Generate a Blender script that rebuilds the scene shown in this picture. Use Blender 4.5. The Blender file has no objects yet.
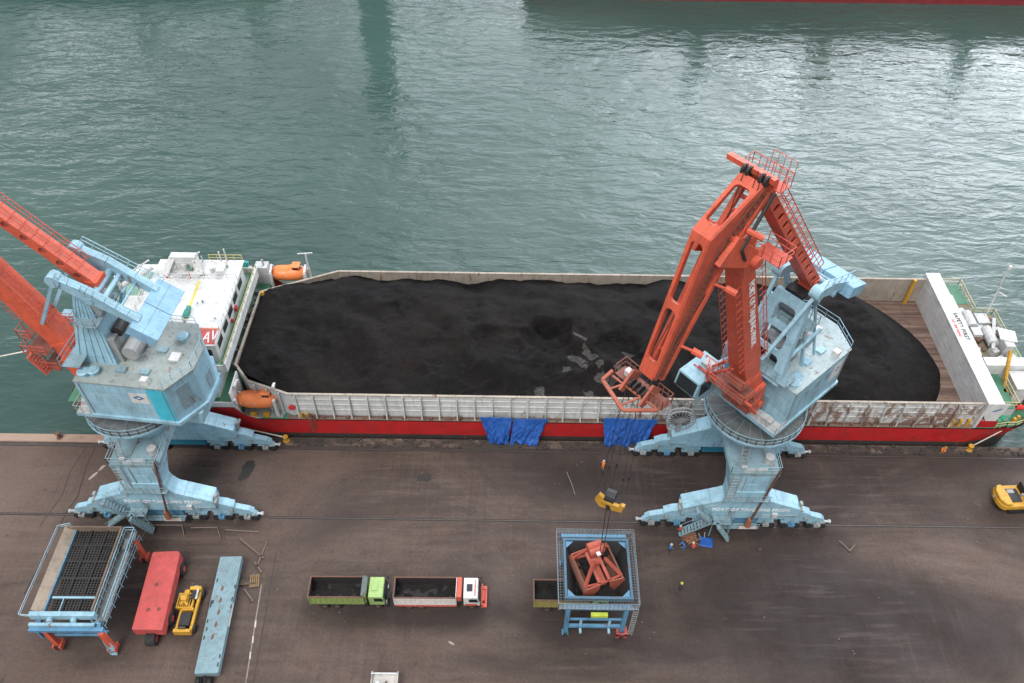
import bpy, bmesh, math, random
from mathutils import Vector, Matrix, noise
from mathutils.geometry import tessellate_polygon
random.seed(7)
scene = bpy.context.scene
COL = scene.collection
R = math.radians

# ------------------------------------------------------------------ camera
cam = bpy.data.cameras.new('camera'); camo = bpy.data.objects.new('camera', cam); COL.objects.link(camo)
cam.sensor_width = 36; cam.lens = 820 * 36 / 1024; cam.clip_start = 1; cam.clip_end = 5000
camo.matrix_world = Matrix.Translation((0, 0, 86)) @ Matrix.Rotation(R(90 - 47.5), 4, 'X') @ Matrix.Rotation(R(0.8), 4, 'Z')
scene.camera = camo

# ------------------------------------------------------------------ sky, sun, exposure
SUN_EL, SUN_AZ = 62, 205           # elevation, degrees from +Y towards +X
world = bpy.data.worlds.new('World'); scene.world = world; world.use_nodes = True
wt = world.node_tree; wt.nodes.clear()
def wn(t, **k):
    n = wt.nodes.new(t)
    for a, b in k.items(): setattr(n, a, b)
    return n
wo = wn('ShaderNodeOutputWorld'); wb = wn('ShaderNodeBackground')
sky = wn('ShaderNodeTexSky', sky_type='NISHITA', sun_disc=False, sun_elevation=R(SUN_EL), sun_rotation=R(SUN_AZ), air_density=1.2, dust_density=4.0, ozone_density=1.0)
hs = wn('ShaderNodeHueSaturation'); hs.inputs['Saturation'].default_value = 0.22
tc = wn('ShaderNodeTexCoord'); nz = wn('ShaderNodeTexNoise'); nz.inputs['Scale'].default_value = 3.0; nz.inputs['Detail'].default_value = 5
mp = wn('ShaderNodeMapping'); mp.inputs['Scale'].default_value = (1, 1, 2.2)
rmp = wn('ShaderNodeMapRange'); rmp.inputs['From Min'].default_value = .3; rmp.inputs['From Max'].default_value = .7
rmp.inputs['To Min'].default_value = .35; rmp.inputs['To Max'].default_value = 2.3
mul = wn('ShaderNodeMix', data_type='RGBA', blend_type='MULTIPLY'); mul.inputs[0].default_value = 1
L = wt.links.new
L(tc.outputs['Generated'], mp.inputs['Vector']); L(mp.outputs[0], nz.inputs['Vector']); L(nz.outputs['Fac'], rmp.inputs['Value'])
L(sky.outputs[0], hs.inputs['Color']); L(hs.outputs[0], mul.inputs[6]); L(rmp.outputs[0], mul.inputs[7])
cd = Vector((math.sin(R(29)) * math.cos(R(34)), math.cos(R(29)) * math.cos(R(34)), math.sin(R(34))))
vm = wn('ShaderNodeVectorMath', operation='DOT_PRODUCT'); vm.inputs[1].default_value = cd
L(tc.outputs['Generated'], vm.inputs[0])
cl = wn('ShaderNodeMapRange', interpolation_type='SMOOTHSTEP'); cl.inputs['From Min'].default_value = .76; cl.inputs['From Max'].default_value = .99; cl.inputs['To Min'].default_value = 1.0; cl.inputs['To Max'].default_value = 12.0
L(vm.outputs['Value'], cl.inputs['Value'])
lob = cl.outputs[0]
for az_, el_, k_ in ((-29, 27, 3.2), (8, 28, 2.6), (-6, 36, 1.4)):
    v2 = wn('ShaderNodeVectorMath', operation='DOT_PRODUCT'); v2.inputs[1].default_value = (math.sin(R(az_)) * math.cos(R(el_)), math.cos(R(az_)) * math.cos(R(el_)), math.sin(R(el_)))
    L(tc.outputs['Generated'], v2.inputs[0])
    c2 = wn('ShaderNodeMapRange', interpolation_type='SMOOTHSTEP'); c2.inputs['From Min'].default_value = .955; c2.inputs['From Max'].default_value = .995; c2.inputs['To Max'].default_value = k_
    L(v2.outputs['Value'], c2.inputs['Value']); ad_ = wn('ShaderNodeMath', operation='ADD'); L(lob, ad_.inputs[0]); L(c2.outputs[0], ad_.inputs[1]); lob = ad_.outputs[0]
mul2 = wn('ShaderNodeMix', data_type='RGBA', blend_type='MULTIPLY'); mul2.inputs[0].default_value = 1
L(mul.outputs[2], mul2.inputs[6]); L(lob, mul2.inputs[7])
L(mul2.outputs[2], wb.inputs['Color']); wb.inputs['Strength'].default_value = 0.13
L(wb.outputs[0], wo.inputs['Surface'])
sl = bpy.data.lights.new('sun', 'SUN'); sl.energy = 1.5; sl.angle = R(24); sl.color = (1, .97, .93)
so = bpy.data.objects.new('sun', sl); COL.objects.link(so)
sd = Vector((math.sin(R(SUN_AZ)) * math.cos(R(SUN_EL)), math.cos(R(SUN_AZ)) * math.cos(R(SUN_EL)), math.sin(R(SUN_EL))))
so.rotation_euler = sd.to_track_quat('Z', 'Y').to_euler()
scene.view_settings.view_transform = 'Standard'; scene.view_settings.look = 'None'
scene.view_settings.exposure = 0.06; scene.view_settings.gamma = 1.0
scene.render.engine = 'CYCLES'

# ------------------------------------------------------------------ materials
def mat_base(name):
    m = bpy.data.materials.new(name); m.use_nodes = True
    nt = m.node_tree; b = nt.nodes['Principled BSDF']
    return m, nt, b
def node(nt, t, **k):
    n = nt.nodes.new(t)
    for a, v in k.items(): setattr(n, a, v)
    return n
def ramp(nt, src, a, b, lo=0.0, hi=1.0):
    r = node(nt, 'ShaderNodeMapRange'); r.inputs['From Min'].default_value = a; r.inputs['From Max'].default_value = b
    r.inputs['To Min'].default_value = lo; r.inputs['To Max'].default_value = hi
    nt.links.new(src, r.inputs['Value']); return r.outputs[0]
def noise_tex(nt, scale, detail=4, rough=.55, vec=None, dist=0.0):
    n = node(nt, 'ShaderNodeTexNoise'); n.inputs['Scale'].default_value = scale; n.inputs['Detail'].default_value = detail
    n.inputs['Roughness'].default_value = rough; n.inputs['Distortion'].default_value = dist
    if vec is not None: nt.links.new(vec, n.inputs['Vector'])
    return n.outputs['Fac']
def mixc(nt, fac, a, b, mode='MIX'):
    m = node(nt, 'ShaderNodeMix', data_type='RGBA', blend_type=mode)
    for s, v in ((m.inputs[0], fac), (m.inputs[6], a), (m.inputs[7], b)):
        if hasattr(v, 'is_output'): nt.links.new(v, s)
        else: s.default_value = v if not isinstance(v, tuple) else (*v, 1)[:4]
    return m.outputs[2]
def objvec(nt, scale=(1, 1, 1), rot=(0, 0, 0), world_space=False):
    if world_space:
        g = node(nt, 'ShaderNodeNewGeometry'); src = g.outputs['Position']
    else:
        t = node(nt, 'ShaderNodeTexCoord'); src = t.outputs['Object']
    m = node(nt, 'ShaderNodeMapping'); m.inputs['Scale'].default_value = scale; m.inputs['Rotation'].default_value = rot
    nt.links.new(src, m.inputs['Vector']); return m.outputs[0]
def bump(nt, b, h, strength, dist=.1):
    n = node(nt, 'ShaderNodeBump'); n.inputs['Strength'].default_value = strength; n.inputs['Distance'].default_value = dist
    nt.links.new(h, n.inputs['Height']); nt.links.new(n.outputs[0], b.inputs['Normal'])
MATS = {}
def paint(name, col, rough=.5, rust=.0, dirt=.25, metal=0.0, rustcol=(.16, .06, .025), dirtcol=(.05, .045, .04), scale=1.0):
    """weathered paint: fading, grime and rust patches"""
    if name in MATS: return MATS[name]
    m, nt, b = mat_base(name)
    v = objvec(nt)
    fade = ramp(nt, noise_tex(nt, .6 * scale, 5, .6, v), .3, .7, .82, 1.12)
    c = mixc(nt, 1.0, col, fade, 'MULTIPLY')
    vs = objvec(nt, (1.6 * scale, 1.6 * scale, .35 * scale))
    g = ramp(nt, noise_tex(nt, 1.3, 7, .65, vs), .5, .78, 0, dirt)
    c = mixc(nt, g, c, dirtcol)
    if 'crane' in name or 'counterweight' in name:
        tcn = node(nt, 'ShaderNodeTexCoord'); sx = node(nt, 'ShaderNodeSeparateXYZ'); nt.links.new(tcn.outputs['Object'], sx.inputs[0]); acc = None
        for ax, per in (('X', 2.3), ('Y', 2.7), ('Z', 2.05)):
            pp = node(nt, 'ShaderNodeMath', operation='PINGPONG'); nt.links.new(sx.outputs[ax], pp.inputs[0]); pp.inputs[1].default_value = per / 2
            ln_ = ramp(nt, pp.outputs[0], .0, .05, .34, 0)
            if acc is None: acc = ln_
            else:
                mx = node(nt, 'ShaderNodeMath', operation='MAXIMUM'); nt.links.new(acc, mx.inputs[0]); nt.links.new(ln_, mx.inputs[1]); acc = mx.outputs[0]
        c = mixc(nt, acc, c, dirtcol)
        soot = ramp(nt, noise_tex(nt, .35, 6, .65, objvec(nt, (1, 1, .7))), .54, .74, 0, .26)
        c = mixc(nt, soot, c, (.055, .05, .048))
    if name.startswith('red hull'):
        sc_ = ramp(nt, noise_tex(nt, 1.0, 6, .7, objvec(nt, (.18, 1, 2.6))), .56, .68, 0, .55)
        c = mixc(nt, sc_, c, (.16, .03, .028))
        sc_ = ramp(nt, noise_tex(nt, 1.0, 5, .7, objvec(nt, (.5, 1, 5.0))), .66, .72, 0, .5)
        c = mixc(nt, sc_, c, (.42, .20, .18))
    if rust > 0:
        r = ramp(nt, noise_tex(nt, .9 * scale, 8, .68, vs), .66 - .16 * rust, .72 - .12 * rust, 0, .9)
        c = mixc(nt, r, c, rustcol)
    nt.links.new(c, b.inputs['Base Color'])
    b.inputs['Metallic'].default_value = metal
    rr = ramp(nt, noise_tex(nt, 2.2 * scale, 4, .6, v), .3, .7, max(.05, rough - .12), min(1, rough + .15))
    nt.links.new(rr, b.inputs['Roughness'])
    MATS[name] = m; return m
BLUE = paint('crane blue paint', (.26, .44, .535), .55, .2, .36)
BLUE_DK = paint('dirty blue deck paint', (.19, .29, .33), .7, .45, .5)
BLUE_MID = paint('mid blue steel paint', (.085, .23, .37), .55, .35, .55)
TEAL = paint('teal accent paint', (.05, .42, .55), .45, .0, .15)
TEAL_DK = paint('dark teal box paint', (.02, .17, .26), .5, .1, .3)
ORANGE = paint('crane orange paint', (.56, .095, .048), .5, .14, .36)
ORANGE_DK = paint('faded red orange paint', (.50, .085, .052), .6, .2, .35)
WHITE = paint('white ship paint', (.56, .57, .56), .5, .16, .34)
WHITE_DIRTY = paint('streaked grey white paint', (.43, .44, .44), .6, .25, .55, rustcol=(.14, .07, .04))
def coam_mat():
    m, nt, b = mat_base('rust streaked white coaming')
    W = lambda k: objvec(nt, k, world_space=True)
    sep = node(nt, 'ShaderNodeSeparateXYZ'); g = node(nt, 'ShaderNodeNewGeometry'); nt.links.new(g.outputs['Position'], sep.inputs[0])
    gx = ramp(nt, sep.outputs['X'], -10, 34, -.05, .15)
    q = node(nt, 'ShaderNodeMath', operation='ADD'); nt.links.new(noise_tex(nt, 1.0, 8, .7, W((.9, 1, .45)), .4), q.inputs[0]); nt.links.new(gx, q.inputs[1])
    c = mixc(nt, ramp(nt, noise_tex(nt, .5, 5, .6, W((1, 1, 1))), .35, .7), (.44, .45, .44), (.56, .57, .56))
    c = mixc(nt, ramp(nt, noise_tex(nt, 1.2, 6, .65, W((1.5, 1, .25))), .5, .75, 0, .5), c, (.16, .14, .125))
    c = mixc(nt, ramp(nt, q.outputs[0], .60, .70, 0, .9), c, (.16, .085, .055))
    nt.links.new(c, b.inputs['Base Color']); b.inputs['Roughness'].default_value = .65
    return m
COAM = coam_mat()
GREYP = paint('light grey machinery paint', (.27, .285, .285), .55, .1, .4)
RED_HULL = paint('red hull paint', (.40, .012, .014), .5, .16, .4)
RED_FADE = paint('faded red sheet paint', (.42, .065, .06), .65, .25, .5)
RED = paint('signal red paint', (.55, .03, .03), .5, 0, .1)
BLACK = paint('black steel', (.018, .018, .02), .6, .1, .2)
RUBBER = paint('black rubber', (.016, .016, .016), .85, 0, .3, dirtcol=(.06, .05, .045))
BOOT = paint('dark boot topping paint', (.035, .028, .026), .7, .5, .4)
GREEN = paint('green deck paint', (.045, .16, .09), .6, .25, .4)
GREEN_LT = paint('pale green deck paint', (.16, .30, .22), .6, .3, .4)
GREEN_TRUCK = paint('lime green cab paint', (.27, .40, .14), .45, .05, .2)
GREEN_BED = paint('dirty green bed paint', (.23, .30, .09), .6, .45, .55)
OLIVE_BED = paint('dirty yellow bed paint', (.26, .22, .07), .65, .35, .5)
WHITE_BED = paint('dusty white bed paint', (.66, .62, .58), .6, .12, .3)
YELLOW = paint('yellow machine paint', (.50, .27, .025), .55, .2, .45)
YELLOW_LINE = paint('yellow line paint', (.60, .47, .10), .6, 0, .2)
LIFE = paint('orange lifeboat gelcoat', (.78, .21, .06), .35, 0, .1)
RUSTY = paint('rusty brown steel', (.12, .06, .042), .8, .5, .5)
GREYBLUE = paint('pale blue trailer paint', (.15, .235, .265), .65, .3, .5)
CONC_TAN = paint('tan steel plate', (.34, .28, .22), .75, .35, .5)
ROPE_M = paint('steel wire rope', (.03, .028, .027), .6, 0, .1)
ROPE_W = paint('pale mooring rope', (.5, .47, .42), .9, 0, .3)
SKIN = paint('skin', (.30, .16, .10), .6, 0, .05)
TARP_M = paint('blue tarpaulin', (.014, .085, .34), .6, 0, .45, dirtcol=(.03, .04, .06), scale=1.5)
HIVIS = paint('orange work clothes', (.75, .22, .04), .8, 0, .15)
CLOTH_B = paint('blue work clothes', (.05, .16, .42), .8, 0, .1)
CLOTH_K = paint('dark work clothes', (.04, .04, .05), .8, 0, .1)
CLOTH_R = paint('red work shirt', (.5, .06, .05), .8, 0, .1)
CLOTH_Y = paint('yellow safety vest', (.70, .65, .08), .8, 0, .1)
WOOD = paint('grey brown timber', (.115, .085, .066), .85, 0, .4)
WRITE_W = paint('white lettering', (.70, .72, .72), .6, 0, .12)
WRITE_K = paint('black lettering', (.03, .03, .035), .6, 0, .1)
WRITE_B = paint('blue emblem', (.05, .12, .32), .6, 0, .1)
GLASS_D = paint('dark window glass', (.015, .02, .022), .12, 0, .1)
def grating_mat():
    m, nt, b = mat_base('steel floor grating')
    v = objvec(nt)
    base = mixc(nt, ramp(nt, noise_tex(nt, 1.1, 5, .6, v), .35, .65), (.085, .10, .108), (.15, .17, .178))
    d = ramp(nt, noise_tex(nt, .8, 6, .6, v), .4, .75, 0, .6)
    nt.links.new(mixc(nt, d, base, (.10, .075, .055)), b.inputs['Base Color']); b.inputs['Roughness'].default_value = .7
    return m
GRATE = grating_mat()

def water_mat():
    m, nt, b = mat_base('harbour water')
    v = objvec(nt, world_space=True)
    big = noise_tex(nt, .012, 4, .5, objvec(nt, (1, 1.8, 1), world_space=True))
    c = mixc(nt, ramp(nt, big, .35, .7), (.028, .058, .051), (.050, .090, .077))
    nt.links.new(c, b.inputs['Base Color'])
    b.inputs['Roughness'].default_value = .06; b.inputs['IOR'].default_value = 1.333
    va = objvec(nt, (.62, 1.7, 1), (0, 0, R(9)), True)
    vb = objvec(nt, (.7, 1.25, 1), (0, 0, R(-16)), True)
    n1 = noise_tex(nt, .34, 3, .5, va, .6); n2 = noise_tex(nt, .13, 2, .5, vb, .4); n3 = noise_tex(nt, 1.5, 2, .5, va, .3)
    calm = ramp(nt, noise_tex(nt, .02, 3, .5, objvec(nt, world_space=True)), .35, .65, .55, 1.25)
    def sc(x, k):
        q = node(nt, 'ShaderNodeMath', operation='MULTIPLY'); nt.links.new(x, q.inputs[0]); q.inputs[1].default_value = k; return q.outputs[0]
    def add(x, y):
        q = node(nt, 'ShaderNodeMath', operation='ADD'); nt.links.new(x, q.inputs[0]); nt.links.new(y, q.inputs[1]); return q.outputs[0]
    h = add(add(sc(n1, 1.0), sc(n2, 1.7)), sc(n3, .12))
    q = node(nt, 'ShaderNodeMath', operation='MULTIPLY'); nt.links.new(h, q.inputs[0]); nt.links.new(calm, q.inputs[1])
    bump(nt, b, q.outputs[0], 1.0, .29)
    return m
WATER = water_mat()

def ground_mat():
    m, nt, b = mat_base('coal stained quay concrete')
    W = lambda s=(1, 1, 1), r=0: objvec(nt, s, (0, 0, R(r)), True)
    base = mixc(nt, ramp(nt, noise_tex(nt, .035, 5, .6, W()), .35, .65), (.064, .044, .035), (.112, .079, .065))
    # black coal dust worked into the middle of the yard
    sep = node(nt, 'ShaderNodeSeparateXYZ'); g = node(nt, 'ShaderNodeNewGeometry'); nt.links.new(g.outputs['Position'], sep.inputs[0])
    gx = ramp(nt, sep.outputs['X'], -45, 20, -.02, .24)
    q = node(nt, 'ShaderNodeMath', operation='ADD'); nt.links.new(noise_tex(nt, .06, 7, .66, W((.7, 1.3, 1)), .8), q.inputs[0]); nt.links.new(gx, q.inputs[1])
    c = mixc(nt, ramp(nt, q.outputs[0], .54, .80, 0, .85), base, (.028, .021, .020))
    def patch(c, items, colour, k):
        # coal dust plus painted contact shade: ragged ellipses around and under things
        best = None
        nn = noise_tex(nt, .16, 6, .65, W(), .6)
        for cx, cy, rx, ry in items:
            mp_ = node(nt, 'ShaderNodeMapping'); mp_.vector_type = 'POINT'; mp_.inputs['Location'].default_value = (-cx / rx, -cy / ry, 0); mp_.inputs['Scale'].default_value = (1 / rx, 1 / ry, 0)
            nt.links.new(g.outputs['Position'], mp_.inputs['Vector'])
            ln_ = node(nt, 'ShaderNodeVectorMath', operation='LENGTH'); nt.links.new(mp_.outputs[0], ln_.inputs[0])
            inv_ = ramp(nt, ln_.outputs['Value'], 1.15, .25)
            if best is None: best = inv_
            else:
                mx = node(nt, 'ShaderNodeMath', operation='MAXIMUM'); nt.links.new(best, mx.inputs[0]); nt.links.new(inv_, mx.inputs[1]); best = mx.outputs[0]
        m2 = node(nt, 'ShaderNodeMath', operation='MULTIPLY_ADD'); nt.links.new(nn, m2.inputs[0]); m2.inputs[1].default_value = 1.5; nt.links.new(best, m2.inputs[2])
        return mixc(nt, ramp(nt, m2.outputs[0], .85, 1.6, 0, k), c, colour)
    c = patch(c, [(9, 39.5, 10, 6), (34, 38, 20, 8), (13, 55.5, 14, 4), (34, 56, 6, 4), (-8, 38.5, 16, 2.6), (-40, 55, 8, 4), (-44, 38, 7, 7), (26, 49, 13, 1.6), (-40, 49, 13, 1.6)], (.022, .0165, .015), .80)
    # tyre sweeps: strongly stretched noise in three directions
    for sc_, rot, k in (((.16, 1.3, 1), 3, .30), ((.11, 1.3, 1), -27, .55), ((1.7, .12, 1), 4, .25)):
        st = noise_tex(nt, 1.0, 4, .6, W(sc_, rot), .25)
        area = ramp(nt, noise_tex(nt, .05, 3, .5, W((1, 1, 1), rot + 40)), .45, .62)
        f = node(nt, 'ShaderNodeMath', operation='MULTIPLY'); nt.links.new(ramp(nt, st, .52, .70, 0, k), f.inputs[0]); nt.links.new(area, f.inputs[1])
        c = mixc(nt, f.outputs[0], c, (.034, .026, .025))
        f2 = node(nt, 'ShaderNodeMath', operation='MULTIPLY'); nt.links.new(ramp(nt, st, .47, .33, 0, k * .5), f2.inputs[0]); nt.links.new(area, f2.inputs[1])
        c = mixc(nt, f2.outputs[0], c, (.15, .115, .10))
    # scuffs, pale dust and spills
    c = mixc(nt, ramp(nt, noise_tex(nt, .33, 8, .7, W(), .5), .64, .76, 0, .3), c, (.19, .15, .13))
    c = mixc(nt, ramp(nt, noise_tex(nt, .5, 8, .7, W((1, 1.2, 1), 15), .7), .60, .70, 0, .6), c, (.028, .021, .020))
    # slab joints
    br = node(nt, 'ShaderNodeTexBrick'); br.offset = 0; br.inputs['Scale'].default_value = 1; br.inputs['Brick Width'].default_value = 11; br.inputs['Row Height'].default_value = 7.4
    br.inputs['Mortar Size'].default_value = .05; br.inputs['Mortar Smooth'].default_value = .6; nt.links.new(W(), br.inputs['Vector'])
    jf = node(nt, 'ShaderNodeMath', operation='MULTIPLY'); nt.links.new(br.outputs['Fac'], jf.inputs[0]); nt.links.new(ramp(nt, noise_tex(nt, .09, 3, .5, W()), .4, .62, 0, .5), jf.inputs[1])
    c = mixc(nt, jf.outputs[0], c, (.035, .027, .025))
    fine = noise_tex(nt, 3.2, 6, .7, W())
    c = mixc(nt, 1.0, c, ramp(nt, fine, .3, .7, .78, 1.22), 'MULTIPLY')
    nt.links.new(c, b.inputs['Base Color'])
    nt.links.new(ramp(nt, noise_tex(nt, .2, 5, .6, W()), .35, .7, .62, .95), b.inputs['Roughness'])
    b.inputs['Specular IOR Level'].default_value = .3
    bump(nt, b, fine, .25, .05)
    return m
GROUND = ground_mat()
def coping_mat():
    m, nt, b = mat_base('quay edge concrete')
    W = lambda s=(1, 1, 1): objvec(nt, s, (0, 0, 0), True)
    sep = node(nt, 'ShaderNodeSeparateXYZ'); g = node(nt, 'ShaderNodeNewGeometry'); nt.links.new(g.outputs['Position'], sep.inputs[0])
    gx = ramp(nt, sep.outputs['X'], -56, -30, 0, .34)
    q = node(nt, 'ShaderNodeMath', operation='ADD'); nt.links.new(noise_tex(nt, .35, 8, .7, W((.6, 1.5, 1)), .5), q.inputs[0]); nt.links.new(gx, q.inputs[1])
    c = mixc(nt, ramp(nt, q.outputs[0], .55, .85, 0, .93), (.27, .19, .145), (.028, .023, .021))
    c = mixc(nt, ramp(nt, noise_tex(nt, .8, 8, .7, W((.5, 2, 1))), .6, .75, 0, .5), c, (.24, .19, .16))
    nt.links.new(c, b.inputs['Base Color']); b.inputs['Roughness'].default_value = .9
    bump(nt, b, noise_tex(nt, 2, 6, .7, W()), .4, .1)
    return m
COPING = coping_mat()
def coal_mat(name, a, bcol, sp=.1):
    m, nt, b = mat_base(name)
    v = objvec(nt, world_space=True)
    c = mixc(nt, ramp(nt, noise_tex(nt, .16, 6, .65, v, .6), .35, .7), a, bcol)
    seam = noise_tex(nt, .22, 5, .6, objvec(nt, (.7, 1.4, 1), (0, 0, R(12)), True), 1.6)
    e1 = ramp(nt, seam, .485, .50); e2 = ramp(nt, seam, .53, .50)
    ee = node(nt, 'ShaderNodeMath', operation='MULTIPLY'); nt.links.new(e1, ee.inputs[0]); nt.links.new(e2, ee.inputs[1])
    c = mixc(nt, ramp(nt, ee.outputs[0], 0, 1, 0, .5), c, tuple(min(1, k * 2.0) for k in bcol))
    c = mixc(nt, ramp(nt, noise_tex(nt, .09, 4, .6, v, 1.0), .52, .66, 0, .55), c, (bcol[0] * 1.5, bcol[1] * 1.3, bcol[2] * 1.15))
    c = mixc(nt, 1.0, c, ramp(nt, noise_tex(nt, 5, 4, .7, v), .3, .7, .6, 1.5), 'MULTIPLY')
    nt.links.new(c, b.inputs['Base Color']); b.inputs['Roughness'].default_value = .8; b.inputs['Specular IOR Level'].default_value = sp
    bump(nt, b, noise_tex(nt, 2.4, 7, .75, v), .8, .22)
    return m
COAL = coal_mat('coal', (.0056, .0051, .0053), (.0104, .0094, .0094))
COAL_SLAB = coal_mat('compacted grey coal', (.028, .027, .027), (.055, .052, .05))
COAL_DK = coal_mat('wet coal fines', (.008, .0078, .008), (.014, .013, .013), .3)
def hold_floor_mat():
    m, nt, b = mat_base('brown hold planking')
    W = lambda s: objvec(nt, s, world_space=True)
    pl = noise_tex(nt, 1.0, 2, .5, W((.10, 2.4, 1)))
    c = mixc(nt, ramp(nt, pl, .38, .62), (.075, .046, .034), (.17, .11, .085))
    c = mixc(nt, ramp(nt, noise_tex(nt, .5, 7, .7, W((1, 1, 1))), .5, .72, 0, .8), c, (.03, .024, .022))
    nt.links.new(c, b.inputs['Base Color']); b.inputs['Roughness'].default_value = .85
    return m
HOLD = hold_floor_mat()
def bulk_mat():
    m, nt, b = mat_base('coal scraped grey bulkhead')
    W = lambda s, r=0: objvec(nt, s, (R(r), 0, 0), True)
    c = mixc(nt, ramp(nt, noise_tex(nt, .7, 6, .65, W((1, 1, 1))), .3, .7), (.44, .44, .45), (.58, .58, .58))
    c = mixc(nt, ramp(nt, noise_tex(nt, 1.0, 4, .6, W((1, .35, 3.2), 40)), .52, .68, 0, .6), c, (.24, .235, .235))
    nt.links.new(c, b.inputs['Base Color']); b.inputs['Roughness'].default_value = .65
    return m
BULK = bulk_mat()

# ------------------------------------------------------------------ mesh helpers
class MB:
    def __init__(s): s.v = []; s.f = []
    def add(s, vs, fs):
        o = len(s.v); s.v += [tuple(p) for p in vs]; s.f += [tuple(i + o for i in f) for f in fs]; return s
    def box(s, x0, x1, y0, y1, z0, z1):
        vs = [(x, y, z) for z in (z0, z1) for y in (y0, y1) for x in (x0, x1)]
        return s.add(vs, [(0, 2, 3, 1), (4, 5, 7, 6), (0, 1, 5, 4), (2, 6, 7, 3), (0, 4, 6, 2), (1, 3, 7, 5)])
    def obox(s, c, ax, ay, az):
        c = Vector(c); ax, ay, az = Vector(ax), Vector(ay), Vector(az)
        vs = [c + i * ax + j * ay + k * az for k in (-1, 1) for j in (-1, 1) for i in (-1, 1)]
        return s.add(vs, [(0, 2, 3, 1), (4, 5, 7, 6), (0, 1, 5, 4), (2, 6, 7, 3), (0, 4, 6, 2), (1, 3, 7, 5)])
    def beam(s, p, q, w, h=None, side=(0, 1, 0), w2=None, h2=None):
        """box from p to q, w across 'side', h across the third axis; may taper"""
        h = h or w; w2 = w2 or w; h2 = h2 or h
        p, q = Vector(p), Vector(q); d = (q - p).normalized(); sd_ = Vector(side); sd_ = sd_ - d * sd_.dot(d)
        if sd_.length < 1e-4: sd_ = Vector((1, 0, 0)) - d * d.x
        sd_.normalize(); up = d.cross(sd_)
        vs = [p + sd_ * (i * w / 2) + up * (j * h / 2) for j in (-1, 1) for i in (-1, 1)] + [q + sd_ * (i * w2 / 2) + up * (j * h2 / 2) for j in (-1, 1) for i in (-1, 1)]
        return s.add(vs, [(0, 1, 3, 2), (4, 6, 7, 5), (0, 4, 5, 1), (2, 3, 7, 6), (0, 2, 6, 4), (1, 5, 7, 3)])
    def tube(s, p, q, r, n=8, r2=None, cap=True):
        p, q = Vector(p), Vector(q); d = (q - p).normalized()
        a = d.orthogonal().normalized(); b = d.cross(a); r2 = r if r2 is None else r2
        vs = [p + (a * math.cos(2 * math.pi * i / n) + b * math.sin(2 * math.pi * i / n)) * r for i in range(n)]
        vs += [q + (a * math.cos(2 * math.pi * i / n) + b * math.sin(2 * math.pi * i / n)) * r2 for i in range(n)]
        fs = [(i, (i + 1) % n, n + (i + 1) % n, n + i) for i in range(n)]
        if cap: fs += [tuple(range(n))[::-1], tuple(range(n, 2 * n))]
        return s.add(vs, fs)
    def path(s, pts, r, n=5):
        for a, b in zip(pts[:-1], pts[1:]): s.tube(a, b, r, n)
        return s
    def plate(s, outer, holes, fr, t):
        """flat plate with holes; fr(u, v, w) maps plate coordinates to 3-D, w in 0..t"""
        loops = [outer] + list(holes)
        tris = tessellate_polygon([[Vector((u, v, 0)) for u, v in lp] for lp in loops])
        flat = [p for lp in loops for p in lp]; n = len(flat)
        vs = [fr(u, v, 0) for u, v in flat] + [fr(u, v, t) for u, v in flat]
        fs = [tuple(a) for a in tris] + [tuple(i + n for i in a[::-1]) for a in tris]
        o = 0
        for lp in loops:
            k = len(lp)
            fs += [(o + i, o + (i + 1) % k, n + o + (i + 1) % k, n + o + i) for i in range(k)]; o += k
        return s.add(vs, fs)
    def prism(s, poly, fr, t): return s.plate(poly, [], fr, t)
    def rail(s, pts, h=1.05, step=1.5, r=.035, mid=True, up=(0, 0, 1)):
        up = Vector(up) * h
        P = [Vector(p) for p in pts]
        for a, b in zip(P[:-1], P[1:]):
            s.tube(a + up, b + up, r, 4)
            if mid: s.tube(a + up * .5, b + up * .5, r * .8, 4)
            k = max(1, round((b - a).length / step))
            for i in range(k + 1): s.tube(a.lerp(b, i / k), a.lerp(b, i / k) + up, r, 4)
        return s
    def ladder(s, p, q, w, side, step=.45, r=.04):
        p, q = Vector(p), Vector(q); sv = Vector(side).normalized() * w / 2
        s.tube(p + sv, q + sv, r, 4); s.tube(p - sv, q - sv, r, 4)
        k = int((q - p).length / step)
        for i in range(1, k): c = p.lerp(q, i / k); s.tube(c - sv, c + sv, r * .8, 4)
        return s
    def stair(s, p, q, w, side):
        p, q = Vector(p), Vector(q); sv = Vector(side).normalized() * w / 2; k = max(3, int(abs(q.z - p.z) / .28))
        for e in (sv, -sv):
            s.beam(p + e, q + e, .06, .22, side); s.tube(p + e + Vector((0, 0, .95)), q + e + Vector((0, 0, .95)), .035, 4)
            for i in range(0, k + 1, 4): c = p.lerp(q, i / k) + e; s.tube(c, c + Vector((0, 0, .95)), .03, 4)
        d = (q - p); d.z = 0; d.normalize()
        for i in range(k + 1): c = p.lerp(q, i / k); s.obox(c, sv, d * .14, Vector((0, 0, .02)))
        return s
    def build(s, name, m, parent=None, smooth=False, bev=0):
        me = bpy.data.meshes.new(name); me.from_pydata([tuple(v) for v in s.v], [], s.f); me.update()
        bm = bmesh.new(); bm.from_mesh(me); bmesh.ops.recalc_face_normals(bm, faces=bm.faces); bm.to_mesh(me); bm.free()
        me.materials.append(m)
        if smooth:
            for p in me.polygons: p.use_smooth = True
        o = bpy.data.objects.new(name, me); COL.objects.link(o)
        if parent: o.parent = parent
        if bev:
            b = o.modifiers.new('bevel', 'BEVEL'); b.width = bev; b.segments = 2; b.limit_method = 'ANGLE'
        return o
def tag(o, label, cat, group=None, kind=None):
    o['label'] = label; o['category'] = cat
    if group: o['group'] = group
    if kind: o['kind'] = kind
    return o
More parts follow.
